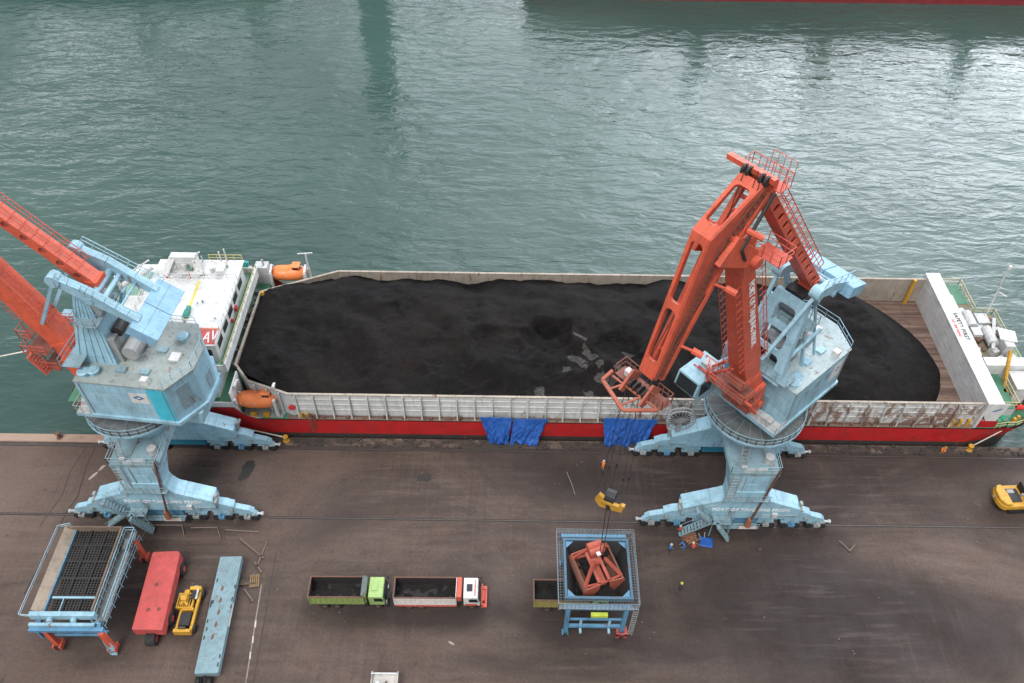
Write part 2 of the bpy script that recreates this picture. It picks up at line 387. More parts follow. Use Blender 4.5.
def empty(name, loc, rz=0):
    o = bpy.data.objects.new(name, None); COL.objects.link(o); o.location = loc; o.rotation_euler = (0, 0, rz); o.empty_display_size = .5; return o
def structure(o): o['kind'] = 'structure'; return o
def copy_tree(o, parent=None):
    c = o.copy(); COL.objects.link(c)
    if parent: c.parent = parent
    for ch in list(o.children): copy_tree(ch, c)
    return c
def fr_xz(y): return lambda u, v, w: (u, y + w, v)
def fr_yz(x): return lambda u, v, w: (x + w, u, v)
def fr_xy(z): return lambda u, v, w: (u, v, z + w)
def rounded(u0, u1, v0, v1, r, n=4):
    out = []
    for cx, cy, a0 in ((u1 - r, v1 - r, 0), (u0 + r, v1 - r, 90), (u0 + r, v0 + r, 180), (u1 - r, v0 + r, 270)):
        for i in range(n + 1):
            a = R(a0 + 90 * i / n); out.append((cx + r * math.cos(a), cy + r * math.sin(a)))
    return out
def circle(cx, cy, r, n=14): return [(cx + r * math.cos(2 * math.pi * i / n), cy + r * math.sin(2 * math.pi * i / n)) for i in range(n)]
def lettering(txt, size, m, parent, loc, xdir, ydir, name='lettering', spacing=1.0, bold=.0):
    cu = bpy.data.curves.new(name, 'FONT'); cu.body = txt; cu.size = size; cu.align_x = 'CENTER'; cu.align_y = 'CENTER'
    cu.extrude = .012; cu.space_character = spacing; cu.offset = bold
    t = bpy.data.objects.new(name, cu); COL.objects.link(t)
    dg = bpy.context.evaluated_depsgraph_get(); me = bpy.data.meshes.new_from_object(t.evaluated_get(dg))
    bpy.data.objects.remove(t); me.materials.clear(); me.materials.append(m)
    o = bpy.data.objects.new(name, me); COL.objects.link(o)
    X = Vector(xdir).normalized(); Y = Vector(ydir); Y = (Y - X * Y.dot(X)).normalized(); Z = X.cross(Y)
    M = Matrix((X, Y, Z)).transposed().to_4x4(); M.translation = Vector(loc)
    if parent: o.parent = parent
    o.matrix_local = M
    return o

# ------------------------------------------------------------------ setting: water, quay
QE = 61.6                                                     # quay edge
w = MB(); w.add([(-1500, QE - .4, -2.5), (1500, QE - .4, -2.5), (1500, 2500, -2.5), (-1500, 2500, -2.5)], [(0, 1, 2, 3)])
structure(w.build('water', WATER))
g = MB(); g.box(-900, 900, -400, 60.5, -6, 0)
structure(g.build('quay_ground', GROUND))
g = MB(); g.box(-900, 900, 60.5, QE, -6, .05); g.box(-900, 900, 60.42, 60.5, -1, .012)
structure(g.build('quay_edge', COPING))
for yr in (50.0, 59.9):
    b = MB(); b.box(-900, 900, yr - .16, yr + .16, -.01, .006)
    structure(b.build('rail_groove', paint('dark rail groove', (.022, .018, .017), .8, .3, .4)))
    b = MB(); b.box(-900, 900, yr - .035, yr + .035, .008, .03)
    structure(b.build('crane_rail', paint('worn rail steel', (.12, .10, .09), .45, .3, .3, .4)))
b = MB(); b.box(-900, 900, 60.15, 60.3, -.01, .008)
structure(b.build('cable_trench', paint('dark trench steel', (.03, .026, .025), .8, .3, .4)))  # near-black strip colour, shared by the cable channels and lane joint
def strip(pts, wd, z, m, name):
    q = MB()
    for a, c in zip(pts[:-1], pts[1:]): q.beam((*a, z), (*c, z), wd, .02, (-(c[1] - a[1]), c[0] - a[0], 0))
    return q.build(name, m)
for pts, wd in (([(-52.5, 60.2), (-52.6, 57), (-52.1, 52.4), (-52.6, 50.4), (-52.9, 46), (-53.4, 40)], .16), ([(-53.6, 60.2), (-54.3, 56.0), (-54.0, 52.6), (-54.6, 50.3), (-55.0, 48.4)], .09)):
    structure(strip(pts, wd, .004, MATS['dark trench steel'], 'cable_channel'))
LANE = paint('worn lane paint', (.20, .165, .145), .8, .4, .6)
structure(strip([(-26.75, 29.5), (-27.3, 37.5), (-27.55, 41.5)], .13, .004, LANE, 'lane_line'))
for yy in (33.2, 34.9, 36.6):
    structure(strip([(-26.75 - (yy - 29.5) * .06, yy), (-26.8 - (yy - 28.7) * .06, yy + .75)], .16, .010, paint('white lane dash', (.40, .38, .35), .7, 0, .2), 'lane_dash'))
structure(strip([(-26.0, 29.5), (-26.7, 45.5)], .1, .002, MATS['dark trench steel'], 'lane_joint'))
def blot(name, x, y, rx, ry, m, rot=0, seed=0, z=.008):
    q = MB(); n = 40; vs = []
    for i in range(n):
        a = 2 * math.pi * i / n; k = 1 + .38 * noise.noise((math.cos(a) * 1.3 + seed, math.sin(a) * 1.3, seed * 3.1)) + .18 * noise.noise((math.cos(a) * 4 + seed, math.sin(a) * 4, 9))
        u, v = rx * k * math.cos(a), ry * k * math.sin(a); vs.append((x + u * math.cos(rot) - v * math.sin(rot), y + u * math.sin(rot) + v * math.cos(rot), z))
    q.add(vs, [tuple(range(n))]); return structure(q.build(name, m))
STAIN = paint('oil stain', (.020, .017, .016), .6, 0, .2); DUST = paint('spilled pale cement', (.30, .26, .24), .9, 0, .5, dirtcol=(.12, .09, .08))
blot('oil_stain', -32.6, 56.6, .75, 1.5, STAIN, -.25, 1); blot('oil_stain', -10.5, 55.8, 1.0, .6, STAIN, .1, 2)
blot('cement_spill', -50.6, 56.6, .2, .5, DUST, -.5, 3); blot('cement_spill', -51.3, 55.4, .2, .6, DUST, -.5, 4)
blot('cement_spill', -6.0, 35.2, .35, .12, DUST, -.5, 5)

# ------------------------------------------------------------------ the coal ship
HY0, HY1 = 62.8, 86.5; DK = 3.4; RIM = 7.5; BX = 58.0
ship = empty('cargo_ship', (0, 73.8, 0))
tag(ship, 'red hulled cargo ship with a white bridge house, loaded with coal at the quay', 'ship')
SH = Matrix.Translation((0, -74.6, 0))
def S(mb, name, m, parent=None, **k):
    """a part given in world coordinates"""
    if parent is None or parent is ship:
        mb.v = [(x, y - 74.6, z) for x, y, z in mb.v]; return mb.build(name, m, ship, **k)
    mb.v = [(x, y - 74.6, z) for x, y, z in mb.v]; return mb.build(name, m, parent, **k)
def hull_half(x):
    """half breadth of the hull at deck level"""
    if x < -46: return 11.85 * max(0.0, 1 - ((-46 - x) / 12) ** 2.2 * .35)
    if x > 60: return 11.85 * max(.02, 1 - ((x - 60) / 8.6) ** 3)
    return 11.85
def hull_near(x):
    if x <= 62: return hull_half(x)
    return 11.85 - 5.4 * ((x - 62) / 6.5) ** 2.2
def hull_mb(z0, z1, flare0, flare1, top_fn=None):
    q = MB(); xs = [-55, -54, -52, -50, -48, -46, -40, -34.2, -33.0, -31.5] + list(range(-28, 57, 4)) + [58, 60, 61, 62, 63, 64, 65, 66, 66.8, 67.5, 68.1, 68.5]
    n = len(xs); rows = []
    for x in xs:
        h = hull_half(x); zt = z1 if top_fn is None else top_fn(x)
        k0 = 1 - flare0 * max(0, (x - 58) / 10.5); k1 = 1 - flare1 * max(0, (x - 58) / 10.5)
        for sgn in (-1, 1):
            hh = h if sgn > 0 else hull_near(x)
            q.v += [(x, 74.6 + sgn * (hh * k0 if sgn > 0 else hh - 11.85 * (1 - k0) * .35), z0), (x, 74.6 + sgn * (hh * k1 if sgn > 0 else hh - 11.85 * (1 - k1) * .35), zt)]
    for i in range(n - 1):
        o = 4 * i; p = o + 4
        q.f += [(o, p, p + 1, o + 1), (o + 2, o + 3, p + 3, p + 2), (o, o + 2, p + 2, p)]
    q.f += [(0, 1, 3, 2), (4 * n - 4, 4 * n - 2, 4 * n - 1, 4 * n - 3)]
    return q
def hull_top(x):
    if x <= -34.2: return 5.6
    if x < -31.5: return 5.6 - 2.3 * math.sin((x + 34.2) / 2.7 * math.pi / 2)
    if x > 60: return 3.3 + .8 * min(1, (x - 60) / 8)
    return 3.3
S(hull_mb(.6, 3.3, .5, 0, hull_top), 'hull', RED_HULL)
S(hull_mb(-6, .6, .8, .51), 'boot_topping', BOOT)
# decks
q = MB(); q.box(-28, 58, HY0 + .05, 63.9, 3.31, 3.36); q.box(-28, 58, 85.3, HY1 - .05, 3.31, 3.36)
S(q, 'side_deck', paint('rusty side deck', (.16, .12, .095), .8, .7, .6))
q = MB(); q.box(-34.2, -28, HY0 + .05, HY1 - .05, 3.31, 3.365); q.box(-54.9, -34.2, HY0 + .6, HY1 - .6, 5.5, 5.58); q.box(-46, -34.2, HY0 + .05, HY1 - .05, 5.51, 5.66); q.box(-34.25, -34.2, HY0 + .05, HY1 - .05, 3.3, 5.5)
S(q, 'aft_deck', GREEN)
# hold: floor and coaming
rim = [(-27.3, 63.6), (BX, 63.6), (BX, 85.5), (-24.5, 85.5), (-34.4, 81.2), (-34.7, 68.2), (-32.6, 65.6)]
q = MB(); q.add([(x, y, 3.40) for x, y in rim], [tuple(range(len(rim)))])
S(q, 'hold_floor', HOLD)
def offs(i, d):
    n = len(rim); a, b, c = Vector(rim[i - 1]), Vector(rim[i]), Vector(rim[(i + 1) % n])
    e1, e2 = (b - a).normalized(), (c - b).normalized(); n1, n2 = Vector((e1.y, -e1.x)), Vector((e2.y, -e2.x))
    m = (n1 + n2).normalized(); return b + m * (d / max(.3, m.dot(n1)))
q = MB(); inner = MB(); far_c = MB()
for i in range(len(rim)):
    if i == 1: continue
    near_c = q; q = far_c if i >= 2 and i <= 4 else near_c
    j = (i + 1) % len(rim); a, b = rim[i], rim[j]; ao, bo = offs(i, .14), offs(j, .14)
    q.add([(*a, 3.3), (*b, 3.3), (*b, RIM), (*a, RIM), (*ao, 3.3), (*bo, 3.3), (*bo, RIM), (*ao, RIM)], [(0, 1, 2, 3), (4, 7, 6, 5), (3, 2, 6, 7), (0, 4, 5, 1)])
    q = near_c
    ao, bo = offs(i, .26), offs(j, .26); ai, bi = offs(i, -.03), offs(j, -.03)
    inner.add([(*ai, RIM), (*bi, RIM), (*bo, RIM), (*ao, RIM), (*ai, RIM + .12), (*bi, RIM + .12), (*bo, RIM + .12), (*ao, RIM + .12)],
              [(0, 1, 2, 3), (4, 7, 6, 5), (0, 4, 5, 1), (1, 5, 6, 2), (2, 6, 7, 3), (3, 7, 4, 0)])
S(q, 'coaming', COAM)
S(far_c, 'far_coaming', paint('tan weathered coaming', (.30, .26, .215), .75, .5, .55))
S(inner, 'coaming_cap', paint('worn pale cap rail', (.33, .29, .24), .75, .6, .5))
x = -26.6; k = 0
rib_first = None
while x < 57:
    q = MB(); q.prism([(63.45, 3.36), (62.93, 3.36), (62.98, 3.9), (63.2, RIM - .1), (63.45, RIM - .1)], fr_yz(0), .16)
    if rib_first is None:
        rib_first = S(q, 'coaming_rib', COAM); rib_first.location.x = x
    else:
        c = rib_first.copy(); COL.objects.link(c); c.parent = ship; c.location.x = x
    x += 2.2
q = MB()
for zz in (4.6, 5.6, 6.6): q.box(-27, 57.6, 63.36, 63.462, zz, zz + .09)
S(q, 'coaming_stringer', COAM)
for (a, b) in (((-27.5, 63.55), (-32.6, 65.5)),):
    for t in (.18, .5, .82):
        p = Vector(a).lerp(Vector(b), t); q = MB(); q.beam((p.x - .1, p.y - .2, 3.4), (p.x - .1, p.y - .2, RIM - .05), .2, .35, (1, 0, 0))
        S(q, 'coaming_stay', WHITE_DIRTY)
q = MB(); q.box(56.0, 56.35, 84.75, 85.2, 3.4, 8.0); q.box(-34.3, -33.9, 80.6, 81.0, 6.2, 8.0); S(q, 'yellow_post', YELLOW)
# bits on the side deck: pipes, cleats, hoses
q = MB(); rnd = random.Random(3)
q.tube((-27, 63.25, 3.55), (56, 63.25, 3.55), .07, 6)
for i in range(60):
    x = rnd.uniform(-26, 56); q.box(x, x + rnd.uniform(.15, .6), 62.95, 63.2, 3.36, 3.36 + rnd.uniform(.08, .35))
S(q, 'deck_fittings', RUSTY)
q = MB()
for i in range(9):
    x = -25 + i * 9.1; q.tube((x, 63.1, 3.4), (x, 63.1, 3.95), .13, 8); q.tube((x + .5, 63.1, 3.4), (x + .5, 63.1, 3.95), .13, 8)
S(q, 'mooring_bitts', RUSTY)
q = MB(); q.box(-16.0, -15.2, HY0 - .03, HY0 - .012, 1.95, 2.2); q.box(-15.72, -15.48, HY0 - .03, HY0 - .012, 1.5, 1.95)
S(q, 'hull_mark', WRITE_W)
q = MB(); q.ladder((-25.2, HY0 - .1, .6), (-25.2, HY0 - .1, 4.4), .55, (1, 0, 0)); q.ladder((-24.6, HY0 - .1, 1.6), (-24.6, HY0 - .1, 4.4), .3, (1, 0, 0))
S(q, 'pilot_ladder', RUSTY)
# aft well with white bulwark next to the near lifeboat
q = MB(); q.box(-34.25, -34.1, HY0 + .1, 66.5, 3.4, 8.2); q.prism([(-34.1, 3.4), (-31.4, 3.4), (-33.2, 3.9), (-34.1, 6.2)], fr_xz(HY0 + .06), .08)
S(q, 'well_bulkhead', WHITE)
q = MB(); q.box(-33.6, -28.6, 63.0, 65.2, 3.37, 3.42); S(q, 'grey_deck_plate', GREYP)
for xx in (-32.6, -31.0):
    q = MB(); q.box(xx, xx + .75, 62.95, 63.4, 3.42, 4.0); S(q, 'yellow_box', YELLOW)
for xx in (-26.3, -25.5):
    q = MB(); q.tube((xx, 63.2, 3.4), (xx, 63.2, 4.1), .2, 8); S(q, 'yellow_vent', YELLOW)
q = MB(); q.tube((-27.2, 63.32, 5.2), (-27.2, 63.12, 5.2), .42, 12); S(q, 'hose_reel', RED)
# davits
for yc, sgn in ((64.3, -1), (86.2, 1)):
    for xx in (-34.0, -29.2):
        q = MB(); q.beam((xx, yc + sgn * .95, 3.4), (xx, yc + sgn * 1.05, 6.6), .34, .4, (1, 0, 0)); q.beam((xx, yc - sgn * 1.3, 3.4), (xx, yc - sgn * 1.2, 7.6), .34, .4, (1, 0, 0))
        q.beam((xx, yc - sgn * 1.2, 7.6), (xx, yc + sgn * .2, 7.9), .3, .35, (1, 0, 0)); S(q, 'davit', WHITE)
# bridge house
q = MB(); q.box(-52, -36.2, 64.2, 85.0, 5.6, 8.9); S(q, 'lower_house', WHITE)
q = MB(); q.box(-52.5, -35.25, 66.0, 83.4, 8.9, 9.05); S(q, 'bridge_deck', GREEN_LT)
q = MB(); q.box(-35.25, -34.95, 66.0, 83.4, 8.6, 9.95); q.box(-39.5, -35.25, 65.85, 66.0, 8.9, 9.9); q.box(-39.5, -35.25, 83.4, 83.55, 8.9, 9.9); S(q, 'bridge_bulwark', WHITE)
q = MB(); q.box(-47.2, -36.1, 67.3, 81.5, 9.05, 12); S(q, 'wheelhouse', WHITE)
wr = MB(); wr.box(-47.4, -35.9, 67.1, 78.7, 12, 12.14); roof = S(wr, 'wheelhouse_roof', WHITE)
q = MB(); q.box(-47.2, -36.0, 78.7, 82.6, 12, 12.08); S(q, 'wing_deck', WHITE)
q = MB(); q.box(-41.0, -40.65, 67.4, 78.4, 12.145, 12.16); S(q, 'roof_stripe', YELLOW_LINE, roof)
q = MB(); q.box(-38.4, -36.05, 67.3, 69.9, 12.145, 12.165); patch = S(q, 'roof_patch', RED_FADE, roof)
q = MB(); q.box(-38.55, -38.4, 67.3, 70.05, 12.145, 12.165); q.box(-38.55, -36.05, 69.9, 70.05, 12.145, 12.165); S(q, 'patch_border', paint('orange border', (.6, .22, .05), .6), roof)
q = MB()
for a, b in (((-39.2, 67.6), (-38.8, 69.4)), ((-38.8, 69.4), (-38.4, 67.6)), ((-39.0, 68.3), (-38.6, 68.3)), ((-38.3, 69.6), (-37.9, 67.9)), ((-37.9, 67.9), (-37.6, 69.6))): q.beam((a[0] + 1.5, a[1], 12.172), (b[0] + 1.5, b[1], 12.172), .16, .02, (b[1] - a[1], a[0] - b[0], 0))
S(q, 'roof_letter', WRITE_W, roof)
q = MB(); q.box(-44.6, -43.4, 73.2, 75.4, 12.145, 12.17); S(q, 'green_mat', paint('olive mat', (.20, .22, .07), .8), roof)
q = MB(); q.box(-41.0, -40.4, 71.6, 72.6, 12.14, 12.75); q.tube((-40.7, 72.6, 12.5), (-40.7, 73.3, 12.5), .3, 8); S(q, 'green_vent', paint('dark green vent', (.02, .20, .15), .5), roof)
q = MB()
for i in range(5): q.box(-36.09, -36.06, 68.2 + i * 2.55, 69.9 + i * 2.55, 10.4, 11.4)
q.box(-38.2, -36.7, 67.275, 67.29, 10.1, 11.2)
S(q, 'window', GLASS_D)
q = MB(); q.box(-39.1, -38.6, 67.26, 67.29, 10.2, 10.8); S(q, 'blue_sign', TEAL)
q = MB(); q.box(-36.06, -35.8, 75.4, 75.9, 9.6, 10.3); q.box(-36.06, -35.8, 73.4, 73.7, 9.6, 10.1); q.box(-38.9, -38.7, 67.0, 67.3, 9.5, 10); S(q, 'lifebuoy_box', RED)
q = MB(); q.rail([(-47.3, 78.75, 12.1), (-36.0, 78.75, 12.1)], 1.0, 1.2, .05); q.rail([(-47.3, 67.2, 12.1), (-47.3, 78.7, 12.1)], 1.0, 1.5, .05); S(q, 'roof_railing', WHITE)
q = MB(); q.rail([(-35.1, 66, 9.95), (-35.1, 83.4, 9.95)], .55, 1.3, .05, False); q.rail([(-36.2, 82.6, 12), (-40.6, 82.6, 12)], 1, 1.2, .05); q.rail([(-43, 83.3, 9), (-36.4, 83.3, 9)], 1, 1.2, .05); S(q, 'yellow_railing', paint('faded yellow rail', (.50, .42, .14), .6))
q = MB(); q.box(-36.0, -35.3, 66.2, 83.2, 9.06, 9.09); S(q, 'green_gutter', GREEN)
# mast frame and radar gear on the roof
q = MB(); q.beam((-45.6, 79.6, 12), (-44.6, 81.2, 13.7), .8, .9, (1, 0, 0)); q.beam((-41.0, 79.6, 12), (-41.8, 81.2, 13.7), .7, .8, (1, 0, 0)); q.beam((-44.9, 81.2, 13.7), (-41.5, 81.2, 13.7), 1.0, .9, (0, 1, 0)); q.box(-44.4, -42, 80.6, 81.6, 12.1, 13.3)
q.tube((-41.6, 81.2, 14.1), (-41.0, 81.3, 14.6), .12, 6)
S(q, 'mast_frame', WHITE)
q = MB(); q.tube((-50.5, 77.0, 12.4), (-46.8, 79.4, 13.6), .35, 8); q.tube((-50.5, 77.4, 13.3), (-47, 79.6, 14.6), .12, 6); q.tube((-50.6, 76.9, 9), (-50.6, 76.9, 14.2), .2, 8); q.tube((-49, 78, 9), (-49, 78, 13), .15, 6); S(q, 'crane_jib', WHITE)
q = MB(); q.tube((-43.2, 80.6, 12.1), (-43.2, 80.6, 13.1), .35, 10); q.tube((-39.6, 80.2, 12.1), (-39.6, 80.2, 12.9), .3, 10); q.box(-38.9, -37.9, 79.6, 81.2, 12.1, 12.8); q.tube((-38.2, 82.4, 12), (-38.2, 82.4, 14.2), .1, 6); q.tube((-39.0, 82.4, 12), (-39.0, 82.4, 13.7), .1, 6); S(q, 'roof_gear', WHITE)
q = MB(); q.box(-50.6, -47.6, 68.5, 76.5, 8.9, 11.2); S(q, 'funnel_casing', WHITE)
rnd = random.Random(44)
for k in range(18):
    x, y = rnd.uniform(-46.5, -36.6), rnd.uniform(78.9, 82.3); s_ = rnd.uniform(.12, .4); q = MB()
    if k % 3: q.box(x, x + s_ * 1.5, y, y + s_, 12.08, 12.08 + s_ * 1.4)
    else: q.tube((x, y, 12.08), (x, y, 12.7 + s_), .08, 6)
    S(q, 'roof_locker', (WHITE, GREYP, RED, WHITE, GREEN_LT)[k % 5])
for k in range(10):
    x, y = rnd.uniform(-46.6, -37), rnd.uniform(68, 78); s_ = rnd.uniform(.1, .28); q = MB(); q.tube((x, y, 12.14), (x, y, 12.14 + s_ * 2), s_ * .6, 8)
    S(q, 'roof_pipe', GREYP)
q = MB(); q.beam((-46.9, 69, 12.17), (-36.4, 69.9, 12.17), .05, .03, (0, 1, 0)); q.beam((-46.9, 74.6, 12.17), (-41.5, 74.9, 12.17), .05, .03, (0, 1, 0)); S(q, 'roof_seam', GREYP)
q = MB(); q.rail([(-35.9, 67.2, 12.14), (-35.9, 78.6, 12.14)], .9, 1.2, .035); q.rail([(-47, 67.15, 12.14), (-39, 67.15, 12.14)], .9, 1.2, .035); S(q, 'edge_railing', WHITE)
# near side deck house below the bridge wing
q = MB(); q.prism(rounded(-41, -36.9, 63.2, 65.6, .5), fr_xy(5.66), 2.4); S(q, 'deck_house', WHITE)
q = MB(); q.box(-36.15, -34.25, 62.95, 66, 5.67, 5.7); q.box(-41, -36.9, 62.9, 63.15, 5.67, 5.7); S(q, 'green_walkway', GREEN)
q = MB(); q.box(-42, -34.1, HY0 + .02, HY0 + .14, 5.6, 6.5); S(q, 'white_bulwark', WHITE)
q = MB(); rnd = random.Random(5)
for i in range(14):
    x, y = rnd.uniform(-40.6, -37.2), rnd.uniform(63.5, 65.3); s_ = rnd.uniform(.1, .3); q.box(x, x + s_, y, y + s_, 8.06, 8.06 + s_)
S(q, 'vent_pipes', GREYP)
q = MB(); rnd = random.Random(8)
for i in range(40):
    x, y = rnd.uniform(-36, -34.9), rnd.uniform(67, 83); s_ = rnd.uniform(.2, .6); q.box(x, x + s_, y, y + s_ * 1.5, 5.5, 5.7 + rnd.uniform(.2, .9))
S(q, 'deck_gear', paint('mixed grey deck gear', (.12, .13, .12), .7, .4, .4))
q = MB(); q.box(-35.3, -34.9, 69.3, 69.9, 5.7, 6.5); q.box(-35.4, -34.95, 72.0, 72.4, 5.7, 6.4); S(q, 'fire_box', RED)
# far aft gear by the far lifeboat
q = MB(); q.box(-36, -34.2, 84.9, 86.3, 5.6, 8.6); q.rail([(-36.2, 86.4, 5.7), (-34.3, 86.4, 5.7)], 1.1, .6); q.tube((-34.8, 85.5, 8.6), (-34.8, 85.5, 9.6), .15, 6); S(q, 'winch_stand', WHITE_DIRTY)
q = MB(); q.tube((-28.9, 86.5, 3.4), (-28.9, 86.5, 10.0), .13, 6); q.beam((-30.0, 86.5, 9.9), (-27.9, 86.5, 10.1), .12); S(q, 'light_post', WHITE)
q = MB(); q.tube((-36.9, 83.9, 9.0), (-36.6, 84.4, 10.2), .4, 10); S(q, 'green_cowl', paint('sea green cowl', (.02, .25, .22), .5))
# forecastle: bulkhead, white top, working decks
q = MB(); q.box(BX, BX + .3, 62.95, 86.2, 3.35, 7.9); S(q, 'forward_bulkhead', BULK)
q = MB(); q.box(BX - .05, BX + 1.9, 63.0, 86.3, 7.9, 8.15); top = S(q, 'bulkhead_top', WHITE)
q = MB(); q.box(BX + 2.1, BX + 2.3, 71.2, 82.2, 4.6, 7.9); S(q, 'forecastle_wall', WHITE)
t = lettering('SAFETY FIRST', .74, WRITE_K, ship, (59.25, 76.0 - 74.6, 8.158), (0, -1, 0), (1, 0, 0), 'lettering', 1.15, .035)
t = lettering('NO SMOKING', .5, RED, ship, (58.5, 75.7 - 74.6, 8.158), (0, -1, 0), (1, 0, 0), 'lettering', 1.0, .02)
q = MB(); q.prism([(57.9, 8.15), (60.6, 8.15), (60.2, 4.8), (58.9, 4.8), (58.3, 5.8)], fr_xz(62.93), .06); S(q, 'end_panel', WHITE)
q = MB(); q.prism([(58.9, 6.75), (60.0, 7.35), (59.9, 7.1), (59.2, 6.65)], fr_xz(62.905), .02); S(q, 'blue_swoosh', WRITE_B)
q = MB(); q.box(58.2, 60.6, 63.0, 63.3, 3.4, 4.7); S(q, 'red_frame', RED_HULL)
fd = MB(); xs = [58, 60, 61, 62, 63, 64, 65, 66, 66.8, 67.5, 68.1, 68.5]
for x in xs:
    h = hull_half(x) - .15; z = hull_top(x) + .06; fd.v += [(x, 74.6 - hull_near(x) + .15, z), (x, 74.6 + h, z)]
fd.f += [(2 * i, 2 * i + 2, 2 * i + 3, 2 * i + 1) for i in range(len(xs) - 1)]
S(fd, 'bow_deck', GREEN)
q = MB(); q.box(60.3, 65.9, 71.0, 80.4, 5.9, 6.05); q.box(60.3, 63.2, 80.4, 86.0, 6.2, 6.35); S(q, 'forecastle_deck', paint('dirty olive deck', (.15, .14, .09), .75, .5, .5))
q = MB(); q.box(60.35, 63.1, 82.0, 85.9, 6.36, 6.39); q.box(60.35, 62.6, 64.0, 70.6, 5.9, 6.0); S(q, 'green_platform', GREEN)
q = MB(); q.box(60.3, 65.9, 71.0, 80.4, 4.2, 5.9); q.box(60.4, 66.5, 69.6, 71.0, 4.4, 7.7); S(q, 'store_house', WHITE)
q = MB(); q.box(60.35, 62.6, 64.0, 70.6, 3.6, 5.9); S(q, 'platform_base', WHITE_DIRTY)
YR = paint('pale yellow rail', (.50, .44, .22), .6)
q = MB(); q.rail([(60.4, 80.5, 6.3), (60.4, 86.0, 6.3), (63.1, 86.0, 6.3), (63.1, 80.5, 6.3)], 1.1, 1.1, .05)
q.rail([(63.2, 80.4, 6.05), (65.8, 80.4, 6.05), (65.8, 71.1, 6.05), (62.5, 71.1, 6.05)], 1.1, 1.1, .05); q.rail([(60.45, 64.1, 6.0), (60.45, 70.5, 6.0)], 1.1, .8, .05); q.rail([(60.45, 64.1, 6.0), (62.6, 64.1, 6.0), (62.6, 68, 6)], 1.1, .8, .05)
S(q, 'forecastle_railing', YR)
rnd = random.Random(12); q = MB()
q.tube((61.6, 77.0, 6.9), (61.6, 79.6, 6.9), .75, 12); q.tube((63.3, 74.0, 6.9), (63.3, 76.8, 6.9), .7, 12); q.box(61, 62.2, 75.2, 76.6, 6, 7.4); q.box(62.6, 64.2, 77.6, 79.4, 6, 7.2); q.beam((62.8, 73, 7), (64.6, 78, 7.6), .4); q.box(64, 65.2, 72.6, 74.6, 6, 8.0)
for i in range(26):
    x, y = rnd.uniform(60.6, 65.2), rnd.uniform(71.4, 80); s_ = rnd.uniform(.15, .55); q.obox((x, y, 6.1 + s_), (s_, s_ * .4, 0), (-s_ * .3, s_ * .8, 0), (0, 0, s_))
S(q, 'winch', WHITE_DIRTY)
q = MB()
for i in range(22):
    x, y = rnd.uniform(60.6, 65.2), rnd.uniform(71.4, 80); s_ = rnd.uniform(.15, .5); q.obox((x, y, 6.05 + s_), (s_, s_ * .6, 0), (-s_ * .5, s_ * .8, 0), (0, 0, s_ * .8))
S(q, 'windlass_gear', RUSTY)
q = MB(); q.prism([(63.6, 73.8), (65.6, 73.3), (66.0, 75.2), (64.0, 75.9)], fr_xy(8.0), .15); q.beam((64.9, 74.6, 6), (64.9, 74.6, 8), .4); S(q, 'white_canopy', WHITE)
q = MB(); q.tube((64.6, 79.6, 6.0), (64.2, 80.2, 14.6), .12, 6, .07); q.beam((64.35, 79.6, 11.0), (65.4, 79.2, 10.6), .12); q.tube((64.2, 80.2, 14.6), (64.3, 80.2, 15.1), .22, 6); S(q, 'foremast', WHITE)
q = MB(); q.box(63.4, 66.8, 66.4, 69.4, 6.7, 6.9); q.box(63.5, 66.7, 66.6, 66.75, 3.7, 6.7); q.box(63.5, 63.65, 66.76, 69.3, 3.7, 6.7); S(q, 'deck_shelter', WHITE)
q = MB(); q.beam((62.6, 67.2, 5.2), (63.2, 70.8, 9.2), .35, .4, (1, 0, 0)); q.tube((62.5, 66.9, 4), (62.5, 66.9, 6), .3, 8); S(q, 'stores_crane', YELLOW)
for i, (x, y) in enumerate([(61.0, 63.6), (61.7, 63.9), (62.4, 64.2), (61.3, 64.4), (62.0, 64.8), (62.7, 65.2), (63.3, 65.7), (62.9, 66.3), (60.9, 62.95 + .5)]):
    q = MB(); q.tube((x, y, 3.6), (x, y, 4.4), .2, 8); q.tube((x, y, 4.4), (x, y, 4.75), .36, 10, .2); S(q, 'mushroom_vent', paint('sea green vent', (.06, .36, .22), .5))
q = MB()
for x, y in ((64.5, 63.9), (65.1, 63.9), (63.6, 63.9), (63.0, 63.6), (64.6, 65.6), (56.2, 63.2), (57.2, 63.2), (55.2, 63.15)): q.tube((x, y, 3.4), (x, y, 4.6), .2, 8)
S(q, 'yellow_bitts', YELLOW)
q = MB()
for i in range(12):
    a = math.pi * i / 11; q.tube((65.2, 66 + 1.2 * math.cos(a), 4.6 + 1.2 * math.sin(a)), (66.2, 66 + 1.2 * math.cos(a), 4.6 + 1.2 * math.sin(a)), .06, 4)
q.tube((65.2, 66, 4.6), (66.2, 66, 4.6), .5, 10); S(q, 'hawser_drum', RUSTY)
q = MB(); q.tube((63.9, 65.6, 4.3), (64.9, 65.6, 4.3), .35, 8); S(q, 'red_drum', RED)
q = MB(); q.rail([(x, 74.6 - hull_near(x) + .12, hull_top(x)) for x in (60.6, 62, 63, 64, 65, 66, 67, 67.6)], 1.0, .9, .05); S(q, 'bow_railing', YR)

